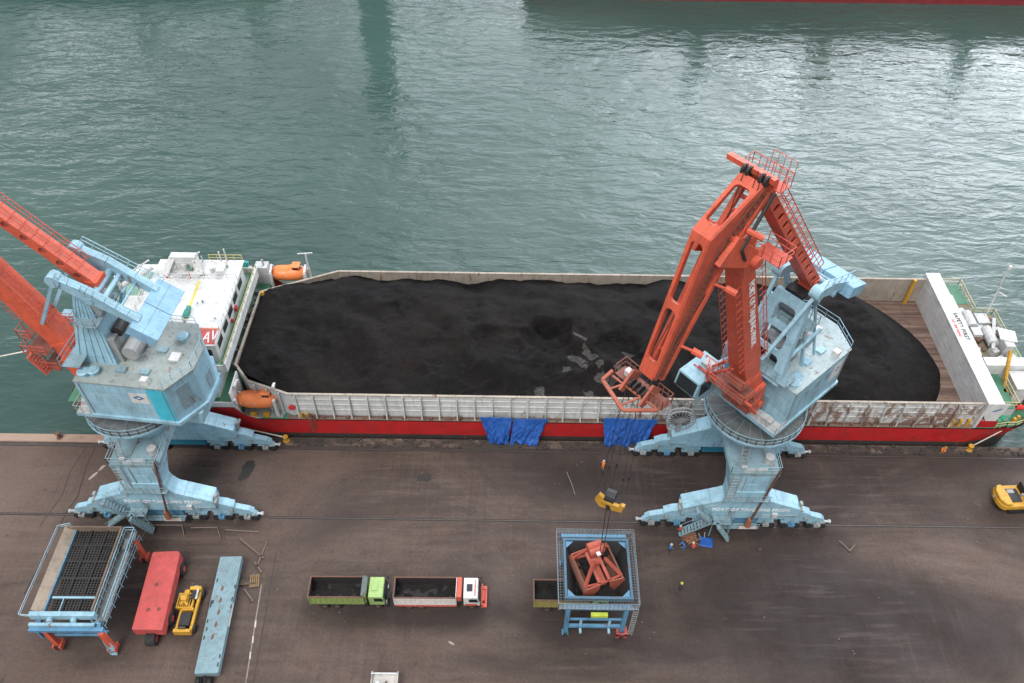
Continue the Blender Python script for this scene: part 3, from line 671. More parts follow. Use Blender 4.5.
# lifeboats
def lifeboat(x, y, z, label):
    r = empty('lifeboat', (x, y, z)); tag(r, label, 'lifeboat', 'lifeboats by the bridge house'); r.scale = (1.05, 1.12, 1.2)
    q = MB(); n = 16; L_ = 2.6
    sec = []
    for i in range(13):
        t = -1 + 2 * i / 12; wv = 1.08 * (1 - abs(t) ** 3.2) ** .6 + .02; hv = .95 * (1 - abs(t) ** 4) ** .5 + .05; k = .9 if t > .1 else .72
        for j in range(n):
            a = 2 * math.pi * j / n; zz = math.sin(a) * hv * (k if math.sin(a) > 0 else 1.0)
            q.v.append((t * L_, math.cos(a) * wv, zz))
    for i in range(12):
        for j in range(n): q.f.append((i * n + j, i * n + (j + 1) % n, (i + 1) * n + (j + 1) % n, (i + 1) * n + j))
    q.f += [tuple(range(n))[::-1], tuple(range(12 * n, 13 * n))]
    q.build('hull', LIFE, r, True)
    q = MB(); q.prism(rounded(.75, 1.85, -.55, .55, .2), fr_xy(.6), .62); q.build('cockpit', LIFE, r)
    q = MB(); q.box(1.852, 1.87, -.4, .4, .85, 1.15); q.box(.9, 1.7, -.57, -.551, .85, 1.12); q.build('window', GLASS_D, r)
    q = MB(); q.tube((-1.8, 0, .75), (-1.8, 0, 1.05), .12, 8); q.tube((2.0, 0, .7), (2.0, 0, 1.0), .12, 8)
    for i in range(7): q.obox((-1.7 + i * .55, -1.02 + .04 * abs(i - 3), .15), (.1, 0, 0), (0, .05, 0), (0, 0, .06))
    q.build('lifting_hook', WHITE_DIRTY, r)
    return r
lifeboat(-31.7, 63.55, 5.5, 'orange enclosed lifeboat on white davits at the quay side of the ship')
lifeboat(-31.9, 85.5, 6.6, 'orange enclosed lifeboat at the far water side of the ship')

# coal
def coal_top(x, y):
    dy = (y - 74.6) / 10.9
    crest = 8.7 - 1.6 * dy * dy + (-.9 if y > 80 else 0) * ((y - 80) / 5.5)
    n_ = 1.0 * noise.noise((x * .11, y * .13, 2.0)) + .55 * noise.noise((x * .27, y * .3, 5.0)) + .55 * (abs(noise.noise((x * .22 + 3, y * .26, 1.5))) - .2) + .22 * noise.noise((x * .7, y * .7, 9.0)) + .12 * noise.noise((x * 1.7, y * 1.7, 3.0))
    z = crest + n_
    # digging pits near the middle
    for cx, cy, r_, d in ((4.5, 73.2, 3.4, 1.5), (8.5, 69.5, 3.0, .8), (4.6, 74.8, 1.5, 1.0), (1.2, 73.0, 1.9, .6), (16.5, 69, 2.0, .9), (-9, 70, 3.2, .5), (-17, 76, 3.5, .5), (20, 78, 3, .6), (-6, 79, 2.4, .4), (13.5, 71.5, 3, .8), (-2, 71.5, 4, .9), (10.5, 66.0, 3.0, 1.0)):
        dd = ((x - cx) ** 2 + ((y - cy) * 1.2) ** 2) ** .5; z -= d * (lambda t: t * t * (3 - 2 * t))(min(1, max(0, 1 - dd / r_ + .35 * noise.noise((x * .6, y * .6, cx))) * 2.2))
    # toe at the bow end
    ex = 57.0 - ((y - 73.5) / 13.0) ** 2 * 8.0
    z = min(z, 3.3 + max(-.6, (ex - x)) * .62 + .25 * n_)
    # thin against the far and aft coaming
    far = 85.5 - y
    z = min(z, 6.85 + .40 * noise.noise((x * .10, 3.3, 0)) + .3 * noise.noise((x * .33, 7.3, 0)) + far * .55 + (1.3 if x < -18 else .25) - max(0, x - 25) * .05)
    return max(3.0, min(z, 7.2 + .5 * min(y - 63.6, 85.5 - y, x + 34.6)))
q = MB(); nx, ny = 320, 84; idx = {}
for i in range(nx + 1):
    x = -34.6 + (58.6 - .7) * 0 + i * (92.4 / nx)
    y0, y1 = 63.62, 85.48
    if x < -27.3: y0 = 63.62 + (-27.3 - x) * .42 + (max(0, -32.6 - x)) * .8
    if x < -24.5: y1 = 85.48 - (-24.5 - x) * .435
    for j in range(ny + 1):
        y = y0 + (y1 - y0) * j / ny
        idx[i, j] = len(q.v); q.v.append((x, y, coal_top(x, y)))
for i in range(nx):
    for j in range(ny): q.f.append((idx[i, j], idx[i + 1, j], idx[i + 1, j + 1], idx[i, j + 1]))
coal = q.build('coal_heap', COAL, None, True)
coal.location.y = -.8
tag(coal, 'long black heap of loose coal filling the open cargo deck of the ship', 'coal')
rnd = random.Random(21)
for (x, y, a, lx, ly) in ((8.3, 69.5, -.75, 2.0, .75), (9.9, 70.3, -.75, 1.9, .7), (11.6, 67.1, -.7, 1.5, 1.1), (7.0, 68.1, .1, .9, .6), (8.6, 72.6, -.4, 1.6, .4), (9.2, 68.3, -.6, .7, .5), (14.8, 70.8, -.5, 1.4, .6), (12.6, 66.2, -.7, .8, .8), (3.5, 64.6, .3, 1.1, 1.0), (9.6, 64.9, .4, .9, 1.0), (11.0, 68.6, -.7, .8, .6), (13.4, 67.8, -.7, .9, .6)):
    q = MB(); n = 19; vs = []; keep = set()
    for i in range(n):
        for j in range(n):
            u, v = (i / (n - 1) * 2 - 1), (j / (n - 1) * 2 - 1); uu, vv = u * lx * .75, v * ly * .85
            px, py = x + uu * math.cos(a) - vv * math.sin(a), y + uu * math.sin(a) + vv * math.cos(a)
            e = max(abs(u), abs(v)) + .45 * noise.noise((px * .9, py * .9, 2)) + .25 * noise.noise((px * 3, py * 3, 5))
            if e < .84: keep.add((i, j))
            vs.append((px, py, coal_top(px, py) + .03 + .07 * max(0, 1 - e) + .04 * noise.noise((px * 3, py * 3, 4))))
    q.add(vs, [(i * n + j, (i + 1) * n + j, (i + 1) * n + j + 1, i * n + j + 1) for i in range(n - 1) for j in range(n - 1) if {(i, j), (i + 1, j), (i + 1, j + 1), (i, j + 1)} <= keep])
    if not q.f: continue
    q.build('compacted_slab', COAL_SLAB, coal)

# tarpaulins hung from the coaming down to the quay
def tarp(xt0, xt1, xb0, xb1, zt, seed, label):
    q = MB(); nu, nv = 40, 30
    for j in range(nv + 1):
        v = j / nv
        for i in range(nu + 1):
            u = i / nu; x = (xt0 + (xt1 - xt0) * u) * (1 - v) + (xb0 + (xb1 - xb0) * u) * v
            z = zt * (1 - v) + .12 * v; y = 61.95 * (1 - v ** 1.3) + 60.9 * v ** 1.3
            amp = .10 + .42 * v
            y -= amp * (noise.noise((u * 5 + seed, v * 1.6, 0)) + .6 * noise.noise((u * 11 + seed + v * 3, v * 5 - u * 3, 3)) + .3 * noise.noise((u * 22 + v * 9, v * 14, seed)))+.1
            z += .14 * noise.noise((u * 4 + seed, v * 5, 7)) + (.9 * v * noise.noise((u * 4, seed, 2)))
            x += .12 * noise.noise((u * 3, v * 4, seed))
            q.v.append((x, min(y, 61.92), max(z, .08)))
    for j in range(nv):
        for i in range(nu): o = j * (nu + 1) + i; q.f.append((o, o + 1, o + nu + 2, o + nu + 1))
    t = q.build('tarpaulin', TARP_M, None, True); s_ = t.modifiers.new('thick', 'SOLIDIFY'); s_.thickness = .02
    tag(t, label, 'tarpaulin', 'blue tarpaulins over the gap between ship and quay')
tarp(-3.9, .15, -2.6, -.3, 4.5, 1.0, 'blue tarpaulin hung from the ship, leftmost one with a narrow bottom')
tarp(.35, 4.6, -.1, 3.4, 4.35, 4.2, 'blue tarpaulin hung from the ship beside the leftmost one')
tarp(11.5, 15.0, 11.9, 14.6, 4.7, 7.7, 'blue tarpaulin under the tip of the orange crane jib')
tarp(14.8, 18.3, 14.3, 17.0, 4.55, 11.3, 'blue tarpaulin partly hidden by the right crane, rightmost one')
# moorings
def rope(name, pts, r, m, label, sag=0):
    P = []
    for a, b in zip(pts[:-1], pts[1:]):
        for i in range(12):
            t = i / 12; p = Vector(a).lerp(Vector(b), t); p.z -= sag * 4 * t * (1 - t); P.append(p)
    P.append(Vector(pts[-1])); o = MB().path(P, r, 5).build(name, m); tag(o, label, 'rope'); return o
rope('mooring_rope', [(-54.5, 75.9, 3.6), (-110, 61.2, .8)], .11, ROPE_W, 'pale mooring rope stretching left from the stern over the water')
rope('mooring_rope', [(-38.0, 61.9, 3.2), (-28.7, 61.1, .75)], .09, ROPE_W, 'pale mooring rope running down to the bollard near the left crane', .1)
rope('mooring_rope', [(64.4, 63.2, 3.6), (58.6, 61.2, .7)], .08, ROPE_W, 'pale mooring rope from the bow to the yellow topped bollard')
def bollard(x, y, m, label):
    r = empty('bollard', (x, y, .05)); tag(r, label, 'bollard', 'mooring bollards on the quay edge')
    q = MB(); q.tube((0, 0, 0), (0, 0, .6), .24, 12, .2); q.tube((0, 0, 0), (0, 0, .06), .42, 12); q.build('post', m, r)
    q = MB(); q.tube((0, 0, .6), (0, 0, .85), .2, 12, .36); q.tube((0, 0, .85), (0, 0, .98), .36, 12, .22); q.build('cap', m, r)
bollard(-28.6, 61.1, YELLOW, 'yellow mooring bollard at the quay edge beside the left crane')
bollard(58.5, 61.15, YELLOW, 'yellow mooring bollard at the quay edge below the bow')
bollard(-57.5, 61.1, RUSTY, 'rusty dark mooring bollard on the pale quay edge, leftmost')

# ------------------------------------------------------------------ portal slewing cranes
def arc_rail(q, c, r, z, a0, a1, n, h=1.05):
    q.rail([(c[0] + r * math.cos(R(a0 + (a1 - a0) * i / n)), c[1] + r * math.sin(R(a0 + (a1 - a0) * i / n)), z) for i in range(n + 1)], h, 3, .04)
def crane(x, y, heading, label, hook, main):
    r = empty('portal_crane', (x, y, 0)); tag(r, label, 'crane', 'portal cranes on the quay rails')
    hz = R(heading)
    # ---- travelling base: wheels, bogies, end beams, legs (straight along the rails)
    def wheel_set(cx, yy):
        bo = MB(); bo.prism([(-1.1, .85), (-.9, .7), (.9, .7), (1.1, .85), (.9, 1.25), (.35, 1.55), (-.35, 1.55), (-.9, 1.25)], lambda u, v, w: (cx + u, yy - .26 + w, v), .52)
        b_ = bo.build('bogie', BLUE, r)
        for dx in (-.8, .8):
            q = MB(); q.tube((cx + dx, yy - .42, .42), (cx + dx, yy + .42, .42), .42, 16); q.tube((cx + dx, yy - .55, .42), (cx + dx, yy + .55, .42), .24, 10); q.build('wheel', BLACK, b_)
        q = MB(); q.box(cx - .35, cx + .35, yy - .78, yy - .36, .75, 1.15); q.tube((cx - .1, yy - .62, 1.15), (cx - .1, yy - .62, 1.5), .14, 8); q.build('drive_motor', GREYP if int(cx) % 2 else BLUE_MID, b_)
        return b_
    for yy, sy in ((-5.0, -1), (4.9, 1)):
        for sx in (-1, 1):
            for k, cx in enumerate((3.7, 6.7, 9.7)): wheel_set(sx * cx, yy)
            q = MB(); q.prism([(sx * u, v) for u, v in ((5.7, 1.5), (10.0, 1.3), (10.5, 1.6), (10.1, 2.05), (8.6, 2.6), (7.4, 2.6), (5.7, 2.1))], lambda u, v, w: (u, yy - .34 + w, v), .68)
            q.build('equalizer', BLUE, r)
            q = MB(); q.prism([(sx * u, v) for u, v in ((2.6, 1.6), (8.3, 2.62), (8.5, 3.0), (7.6, 3.5), (5.6, 3.9), (4.6, 3.6), (2.6, 2.4))], lambda u, v, w: (u, yy - .48 + w, v), .96)
            q.build('equalizer', BLUE, r)
            q = MB(); q.tube((sx * 10.4, yy, .9), (sx * 11.2, yy, .9), .14, 8); q.tube((sx * 11.2, yy, .9), (sx * 11.45, yy, .9), .22, 8); q.beam((sx * 10.1, yy, .9), (sx * 10.5, yy, .9), .6); q.build('buffer', WHITE_DIRTY, r)
            q = MB(); q.tube((sx * 6.4, yy - .75, 3.2), (sx * 6.4, yy + .75, 3.2), .3, 10); q.tube((sx * 8.1, yy - .65, 2.2), (sx * 8.1, yy + .65, 2.2), .22, 10); q.build('pivot_pin', GREYP, r)
            q = MB(); q.beam((sx * 6.75, yy + sy * .2, 3.5), (sx * 6.9, yy + sy * .2, 5.2), .3, .5, (1, 0, 0)); q.tube((sx * 6.9, yy + sy * .4, 4.6), (sx * 6.9, yy + sy * 1.0, 4.6), .2, 8); q.build('rail_clamp', GREYP, r)
        q = MB(); q.prism([(-6.7, 3.5), (-4.9, 3.4), (-4.6, 2.9), (4.6, 2.9), (4.9, 3.4), (6.7, 3.5), (6.7, 4.9), (3.7, 6.2), (2.9, 6.6), (2.4, 7.4), (2.15, 8.4), (-2.25, 8.4), (-2.25, 6.9), (-2.7, 6.6), (-6.7, 4.9)], lambda u, v, w: (u, yy - .95 + w, v), 1.9)
        q.build('end_beam', BLUE, r, bev=.06)
        q = MB(); q.box(-2.4, 2.4, yy - .55, yy + .55, 1.3, 2.88); q.build('motor_box', TEAL_DK if sy > 0 else BLUE_MID, r)
        q = MB(); q.box(-2.2, 2.6, yy + sy * .56, yy + sy * 1.3, 1.1, 1.2); q.rail([(-2.2, yy + sy * 1.3, 1.2), (2.6, yy + sy * 1.3, 1.2)], 1.0, 1.2); q.build('service_walkway', BLUE_DK, r)
        yi = yy - sy * 0  # legs
        q = MB(); y0, y1 = (yy - .8, yy + 2.2) if sy < 0 else (yy - 2.2, yy + .8)
        q.prism([(-2.2, 6.5), (2.1, 6.5), (2.1, 8.2), (2.5, 11.3), (-2.5, 11.3), (-2.2, 8.6), (-2.2, 7.5)], lambda u, v, w: (u, y0 + w, v), y1 - y0)
        q.v = [(a, (b if (b - yy) * sy > 0 or c > 11 else yy - sy * min(2.2, .95 + max(0, c - 7.5) * .35)), c) for a, b, c in q.v]; q.build('leg', BLUE, r, bev=.06)
    lettering('PORT OF TANJUNG PRIOK', .74, WRITE_W, r, (1.1, -5.97, 4.75), (1, 0, 0), (0, 0, 1), 'lettering', 1.0, .01)
    q = MB(); q.box(.3, 2.3, -6.34, -6.32, 1.15, 1.75); q.build('notice_board', paint('pale pink board', (.60, .50, .47), .7, .1, .4), r)
    q = MB(); q.box(-2.7, 2.7, -5.8, 5.7, 11.3, 11.9); q.build('portal_deck', BLUE_DK, r)
    q = MB(); q.box(-2.6, 2.6, -5.72, 5.6, 11.0, 11.29); q.build('deck_beam', BLUE, r)
    q = MB(); q.rail([(-2.65, -5.75, 11.9), (2.65, -5.75, 11.9), (2.65, -2.5, 11.9)], 1.1, 1.3); q.rail([(-2.65, -5.75, 11.9), (-2.65, -2.5, 11.9)], 1.1, 1.3); q.build('deck_railing', BLUE, r)
    q = MB(); q.beam((-1.2, -5.5, 12.0), (1.2, -5.5, 12.2), .3, .3); q.box(-1.5, -.9, -5.6, -5.2, 11.9, 12.5); q.box(.4, 1.3, -5.6, -5.3, 11.9, 12.3); q.tube((1.7, -4.2, 11.9), (1.7, -4.2, 12.8), .5, 12); q.build("deck_equipment", WHITE_DIRTY, r)
    q = MB(); q.tube((0, 0, 11.9), (0, 0, 14.2), 2.3, 32, 2.6); q.tube((0, 0, 14.2), (0, 0, 15.4), 2.6, 32, 4.6); q.build('column', BLUE, r, False)
    q = MB(); q.prism(rounded(-.4, .9, 8.2, 9.8, .2), lambda u, v, w: (u, -5.86 + w, v), .05); q.build('leg_hatch', BLUE, r)
    q = MB()
    for dx, r_ in ((2.05, .05), (1.85, .04), (-.75, .06)): q.path([(dx, -5.86, 6.9), (dx, -5.86, 11.2), (dx, -5.6, 11.95), (dx * .7, -2.4, 12.0)], r_, 5)
    q.path([(-6.4, -5.98, 4.2), (-2.6, -5.98, 5.9), (-2.2, -5.98, 6.8)], .05, 5); q.path([(6.3, -5.98, 3.7), (2.6, -5.98, 3.7), (2.2, -5.98, 3.2)], .05, 5)
    q.build('cable_pipe', GREYP, r)
    q = MB(); q.box(3.6, 4.2, -6.25, -5.96, 3.5, 4.2); q.build('switch_box', WHITE_DIRTY, r)
    # ring platform
    q = MB(); n = 40; ro, ri = 5.35, 2.2
    for z in (16.1, 16.22):
        for rr in (ri, ro): q.v += [(rr * math.cos(2 * math.pi * i / n), rr * math.sin(2 * math.pi * i / n), z) for i in range(n)]
    for i in range(n):
        j = (i + 1) % n; q.f += [(i, j, n + j, n + i), (2 * n + i, 3 * n + i, 3 * n + j, 2 * n + j), (n + i, n + j, 3 * n + j, 3 * n + i), (i, 2 * n + i, 2 * n + j, j)]
    q.build('ring_platform', GRATE, r)
    q = MB(); 
    for i in range(20):
        a = R(18 * i); q.beam((2.3 * math.cos(a), 2.3 * math.sin(a), 16.0), (5.3 * math.cos(a), 5.3 * math.sin(a), 16.0), .14, .2, (-math.sin(a), math.cos(a), 0)); q.beam((2.4 * math.cos(a), 2.4 * math.sin(a), 16.235), (5.3 * math.cos(a), 5.3 * math.sin(a), 16.235), .06, .02, (-math.sin(a), math.cos(a), 0))
    q.build('platform_joist', BLUE_DK, r)
    q = MB(); arc_rail(q, (0, 0), 5.3, 16.22, 0, 360, 36); 
    for i in range(36):
        a, b = R(10 * i), R(10 * i + 10); q.beam((5.36 * math.cos(a), 5.36 * math.sin(a), 16.16), (5.36 * math.cos(b), 5.36 * math.sin(b), 16.16), .08, .3, (math.cos(a), math.sin(a), 0))
    q.build('ring_railing', BLUE, r)
    # stairs up the leg and at the foot
    q = MB(); q.ladder((-1.9, -6.0, 6.9), (-1.9, -6.0, 11.8), .9, (1, 0, 0), .5, .07); q.ladder((-1.4, -5.2, 12), (-1.4, -4.4, 16.2), .8, (1, 0, 0), .5, .06); q.build('leg_ladder', GREYP, r)
    q = MB(); q.stair((-6.4, -6.5, .4), (-3.2, -6.5, 3.4), .9, (0, 1, 0)); q.box(-3.2, -1.0, -7.1, -6.0, 3.35, 3.42); q.rail([(-3.2, -7.1, 3.4), (-1.0, -7.1, 3.4), (-1.0, -6.0, 3.4)], 1.05, 1.0)
    q.stair((-3.4, -6.6, 3.4), (-5.2, -6.6, 5.6), .8, (0, 1, 0)); q.box(-2.6, 2.4, -6.5, -5.97, 7.3, 7.36); q.rail([(-2.6, -6.5, 7.35), (2.4, -6.5, 7.35)], 1.05, 1.2);  q.stair((-1.0, -7.3, .6), (-2.6, -7.3, 3.4), .8, (0, 1, 0))
    for a, b in (((-1.1, -7.1, 3.4), (-1.1, -7.1, .9)), ((-3.2, -7.1, 3.4), (-3.2, -7.1, .9))): q.tube(a, b, .06, 5)
    q.build('access_stair', BLUE_DK, r)
    q = MB(); q.beam((2.5, -5.9, 12.6), (1.2, -6.5, 3.0), .12, .3, (1, 0, 0)); q.build('cable_chute', RUSTY, r)
    q = MB(); q.tube((1.15, -6.5, 3.6), (1.1, -6.45, 2.2), .25, 8, .4); q.build('cable_weight', paint('rust red weight', (.26, .10, .05), .8), r)
    # cable reel on the far beam
    q = MB(); q.tube((-6.0, 4.4, 7.6), (-6.0, 4.9, 7.6), .45, 12)
    for yy in (4.4, 4.95):
        for i in range(20):
            a, b = R(18 * i), R(18 * i + 18); q.beam((-6.0 + 1.75 * math.cos(a), yy, 7.6 + 1.75 * math.sin(a)), (-6.0 + 1.75 * math.cos(b), yy, 7.6 + 1.75 * math.sin(b)), .1); q.beam((-6.0 + .4 * math.cos(a), yy, 7.6 + .4 * math.sin(a)), (-6.0 + 1.75 * math.cos(a), yy, 7.6 + 1.75 * math.sin(a)), .07)
    q.beam((-6, 4.7, 4.8), (-6, 4.7, 7.4), .5); q.build('cable_reel', GREYP, r)
    q = MB(); q.tube((-6.0, 4.5, 7.6), (-6.0, 4.85, 7.6), 1.2, 18); q.build('reel_cable', BLACK, r)
    # ---- slewing part: local x forward along the jib, y to its left
    def U(q, name, m, parent=None, **k):
        o = q.build(name, m, parent or r, **k)
        if parent is None: o.rotation_euler.z = hz
        return o
    q = MB(); q.tube((0, 0, 16.22), (0, 0, 18.4), 2.0, 28); U(q, 'slewing_column', BLUE)
    pts = [(3.6, 4.6), (-7.4, 4.6), (-9.3, 1.6), (-9.3, -1.6), (-7.4, -4.6), (3.6, -4.6)]
    q = MB(); q.prism(pts, fr_xy(18.4), .45); U(q, 'slewing_frame', BLUE)
    hp = [(2.0, 4.4), (-7.2, 4.4), (-9.0, 1.5), (-9.0, -1.5), (-7.2, -4.4), (2.0, -4.4)]
    q = MB(); q.prism(hp, fr_xy(18.87), 5.0); house = U(q, 'machinery_house', BLUE)
    q = MB(); q.prism([(a * 1.012 - .0, b * 1.02) for a, b in hp], fr_xy(23.87), .14); rf = U(q, 'roof', paint('weathered roof plate', (.32, .40, .415), .65, .55, .45) if main else paint('grey roof plate', (.25, .29, .28), .65, .45, .5), house)
    q = MB()
    for (a, b) in ((-2.2, 2.6), (-4.6, 2.6), (-5.2, -.4), (-6.6, -2.6)): q.prism(rounded(a - .5, a + .5, b - .35, b + .35, .08), fr_xy(24.01), .28)
    U(q, 'roof_hatch', BLUE_DK if not main else paint('pale blue hatch', (.24, .40, .49), .5), rf)
    q = MB()
    for (a, b) in ((1.2, 3.5), (-6.6, -2.2), (.3, 3.2)): q.tube((a, b, 24.01), (a, b, 24.5), .5, 14); q.tube((a, b, 24.5), (a, b, 24.62), .62, 14, .4)
    U(q, 'roof_vent', TEAL if False else BLUE, rf)
    q = MB(); q.box(-5.6, -4.9, 3.6, 4.2, 24.01, 24.75); q.box(-7.3, -6.3, -.2, .9, 24.01, 24.25); U(q, 'roof_box', WHITE, rf)
    q = MB(); q.rail([(.8, 4.35, 24.0), (-7.15, 4.35, 24.0)] if False else [(-7.15, 4.35, 24.0), (-8.95, 1.5, 24.0), (-8.95, -1.5, 24.0), (-7.15, -4.35, 24.0), (1.9, -4.35, 24)], 1.1, 1.3); U(q, 'roof_railing', BLUE, rf)
    # panel with emblem, accent stripe, door, windows
    q = MB(); q.box(-5.1, -3.2, 4.41, 4.44, 21.4, 22.9) if not main else q.box(-6.6, -5.0, 4.41, 4.44, 20.6, 22.9); pn = U(q, 'emblem_panel', WHITE, house)
    cx, cz, hw = (-4.15, 22.25, .62) if not main else (-5.8, 22.0, .45)
    q = MB(); q.prism([(cx - hw, cz), (cx, cz - hw * .55), (cx + hw, cz), (cx, cz + hw * .55)], lambda u, v, w: (u, 4.442 + w, v), .012); U(q, 'emblem', WRITE_B, pn)
    q = MB(); q.prism([(cx - hw * .45, cz), (cx, cz - hw * .22), (cx + hw * .45, cz), (cx, cz + hw * .22)], lambda u, v, w: (u, 4.456 + w, v), .012); U(q, 'emblem', WHITE, pn)
    if not main:
        q = MB(); q.box(-7.19, -5.3, 4.405, 4.43, 18.9, 23.86); U(q, 'accent_stripe', TEAL, house)
    dv = Vector((-1.8, -2.9, 0)).normalized(); nv = Vector((-2.9, 1.8, 0)).normalized(); c0 = Vector((-8.1, 2.95, 0))
    q = MB(); q.obox(c0 + nv * .02 + Vector((0, 0, 21.4)), dv * .7, nv * .04, Vector((0, 0, 1.6))); U(q, 'louvre', BLUE_DK, house)
    q = MB(); q.box(-9.04, -9.0, -1.0, 0, 19.0, 21.2); q.box(-3, -1.4, -4.44, -4.4, 20.6, 21.8); U(q, 'door', BLUE_DK, house)
    q = MB(); q.box(2.02, 3.55, -4.55, 4.55, 18.86, 18.92); q.rail([(3.55, 4.55, 18.9), (3.55, -4.55, 18.9)], 1.1, 1.2); q.rail([(2.05, 4.55, 18.9), (3.55, 4.55, 18.9)], 1.1, .8); q.box(2.5, 3.3, 2.6, 3.6, 18.92, 19.6); q.box(2.4, 3.3, 1.2, 2.0, 18.92, 19.3); U(q, 'front_walkway', WHITE_DIRTY)
    q = MB(); q.prism([(-8.6, 16.6), (-5.4, 16.6), (-4.6, 18.39), (-8.9, 18.39)], lambda u, v, w: (u, -2.8 + w, v), 5.6); U(q, 'ballast_box', BLUE)
    q = MB()
    for (a, b) in ((-.6, .0), (-2.4, .0), (-4.2, .0)): q.box(a - .35, a + .35, 4.41, 4.45, 21.6, 22.6)
    q.box(2.01, 2.05, 1.2, 2.1, 19.0, 21.1); q.box(2.01, 2.05, -2.6, -1.6, 21, 22); U(q, 'vent_window', BLUE_DK, house) if main else None
    q = MB(); q.path([(1.6, 4.46, 23.7), (1.6, 4.46, 19.0)], .05, 5); q.path([(-6.9, 4.46, 23.7), (-6.9, 4.46, 19.0)], .05, 5); U(q, 'wall_pipe', GREYP, house)
    # cab
    q = MB(); q.prism([(4.0, 20.4), (7.4, 20.4), (8.3, 21.8), (7.9, 23.5), (4.0, 23.5)], lambda u, v, w: (u, -5.3 + w, v), 2.7); cabo = U(q, 'operator_cab', paint('pale crane cab paint', (.25, .42, .50), .5, .16, .4))
    q = MB(); q.prism([(7.43, 20.48), (8.34, 21.8), (7.96, 23.3), (7.94, 23.3), (8.3, 21.8), (7.41, 20.48)], lambda u, v, w: (u, -5.1 + w, v), 2.3)
    q.box(4.4, 5.5, -2.59, -2.56, 21.8, 23.2); q.box(5.8, 7.6, -2.59, -2.56, 21.4, 23.2); q.box(4.4, 7.4, -5.34, -5.31, 21.7, 23.2); U(q, 'window', GLASS_D, cabo)
    q = MB(); q.box(4.6, 5.6, -4.4, -3.2, 23.51, 23.75); U(q, 'roof_unit', WHITE_DIRTY, cabo)
    q = MB(); q.box(4.3, 4.5, -4.8, -2.7, 23.51, 23.57); q.box(6.2, 6.35, -4.8, -3, 23.51, 23.57); q.box(5.6, 6.2, -2.9, -2.75, 23.51, 23.57); U(q, 'red_trim', RED_FADE, cabo)
    q = MB(); q.beam((.6, -3.6, 20.4), (4.1, -3.6, 20.8), .5, .5); q.beam((.6, -2.7, 23.2), (4.1, -3.4, 23.4), .25, .25); q.beam((2.5, -4.4, 18.9), (5.6, -4.0, 20.9), .12); q.box(2.5, 4.0, -4.4, -2.2, 20.3, 20.4); U(q, 'cab_bracket', BLUE)
    # boom: tapered box from the foot to the head pivot
    BF, BH = Vector((2.9, 0, 20.6)), Vector((12.3, 0, 45.2)); bd = (BH - BF).normalized(); bn = Vector((bd.z, 0, -bd.x))   # bn points forward/down
    boom = U(MB().beam(BF + bd * 1.2, BF + bd * 9, 2.0, 1.6, (0, 1, 0), 2.0, 2.3).beam(BF + bd * 9, BH - bd * .6, 2.0, 2.3, (0, 1, 0), 1.7, 1.5), 'boom', ORANGE, bev=.05)
    q = MB()
    for s_ in (-1, 1): q.prism([(BF.x - .55, BF.z - .9), (BF.x + 1.0, BF.z - .6), (BF.x + bd.x * 3 + .9, BF.z + bd.z * 3), (BF.x + bd.x * 3 - .9, BF.z + bd.z * 3 + .5)], lambda u, v, w: (u, s_ * 1.35 - .35 + w, v), .7)
    q.tube(BF + Vector((0, -1.9, 0)), BF + Vector((0, 1.9, 0)), .45, 14); q.beam(BF + bd * 1.2, BF + bd * 5, 3.0, 1.9, (0, 1, 0), 2.1, 2.1); U(q, 'boom_foot', ORANGE, boom)
    tl = BF.lerp(BH, .66)
    if main: lettering('PORT OF TANJUNG PRIOK', .9, WRITE_W, boom, tl + Vector((0, 1.0 + .02, 0)) - bn * .1, -bd, Vector((bd.z, 0, -bd.x)) * -1, 'lettering', 1.02, .02)
    q = MB(); q.tube(BH + Vector((0, -1.9, 0)), BH + Vector((0, 1.9, 0)), .5, 14); 
    for s_ in (-1, 1): q.beam(BH - bd * 2.2 + Vector((0, s_ * .8, 0)), BH + bd * .55 + Vector((0, s_ * .95, 0)), .35, 1.5, (0, 1, 0))
    U(q, 'boom_head', ORANGE, boom)
    # red service platforms around the boom foot
    q = MB()
    for (k, yo, w_, l_) in ((5.2, 0, 4.4, 2.4), (3.0, .9, 3.0, 1.9), (7.0, .6, 2.2, 1.2)):
        c = BF + bd * k + bn * 1.9 + Vector((0, yo, 0)); q.box(c.x - l_ / 2, c.x + l_ / 2, c.y - w_ / 2, c.y + w_ / 2, c.z - .06, c.z)
    U(q, 'boom_platform', paint('red grating', (.20, .07, .05), .7, .3, .4), boom)
    q = MB()
    for (k, yo, w_, l_) in ((5.2, 0, 4.4, 2.4), (3.0, .9, 3.0, 1.9), (7.0, .6, 2.2, 1.2)):
        c = BF + bd * k + bn * 1.9 + Vector((0, yo, 0)); a_, b_ = c.x - l_ / 2, c.x + l_ / 2; e_, f_ = c.y - w_ / 2, c.y + w_ / 2
        q.rail([(a_, e_, c.z), (b_, e_, c.z), (b_, f_, c.z), (a_, f_, c.z)], 1.1, .9, .045)
    c1_, c2_ = BF + bd * 3 + bn * 1.9, BF + bd * 5.2 + bn * 1.9
    q.stair((c1_.x + .2, 2.6, c1_.z), (c2_.x + .6, 2.4, c2_.z), .8, (0, 1, 0)); q.stair((c2_.x + 1.2, -2.2, c2_.z), (5.4, -3.6, 23.6), .8, (.5, .5, 0))
    c3 = BF + bd * 7.0 + bn * 1.9; q.beam((c3.x, -1.0, c3.z + 1.5), (5.2, -3.3, 23.7), .22, .22); q.beam((c3.x + .3, .0, c3.z + 1.5), (6.4, -3.0, 23.7), .2, .2); q.beam((c3.x + 1, -1.0, c3.z - .5), (6.2, -4.2, 23.7), .18, .18)
    U(q, 'platform_railing', ORANGE_DK, boom)
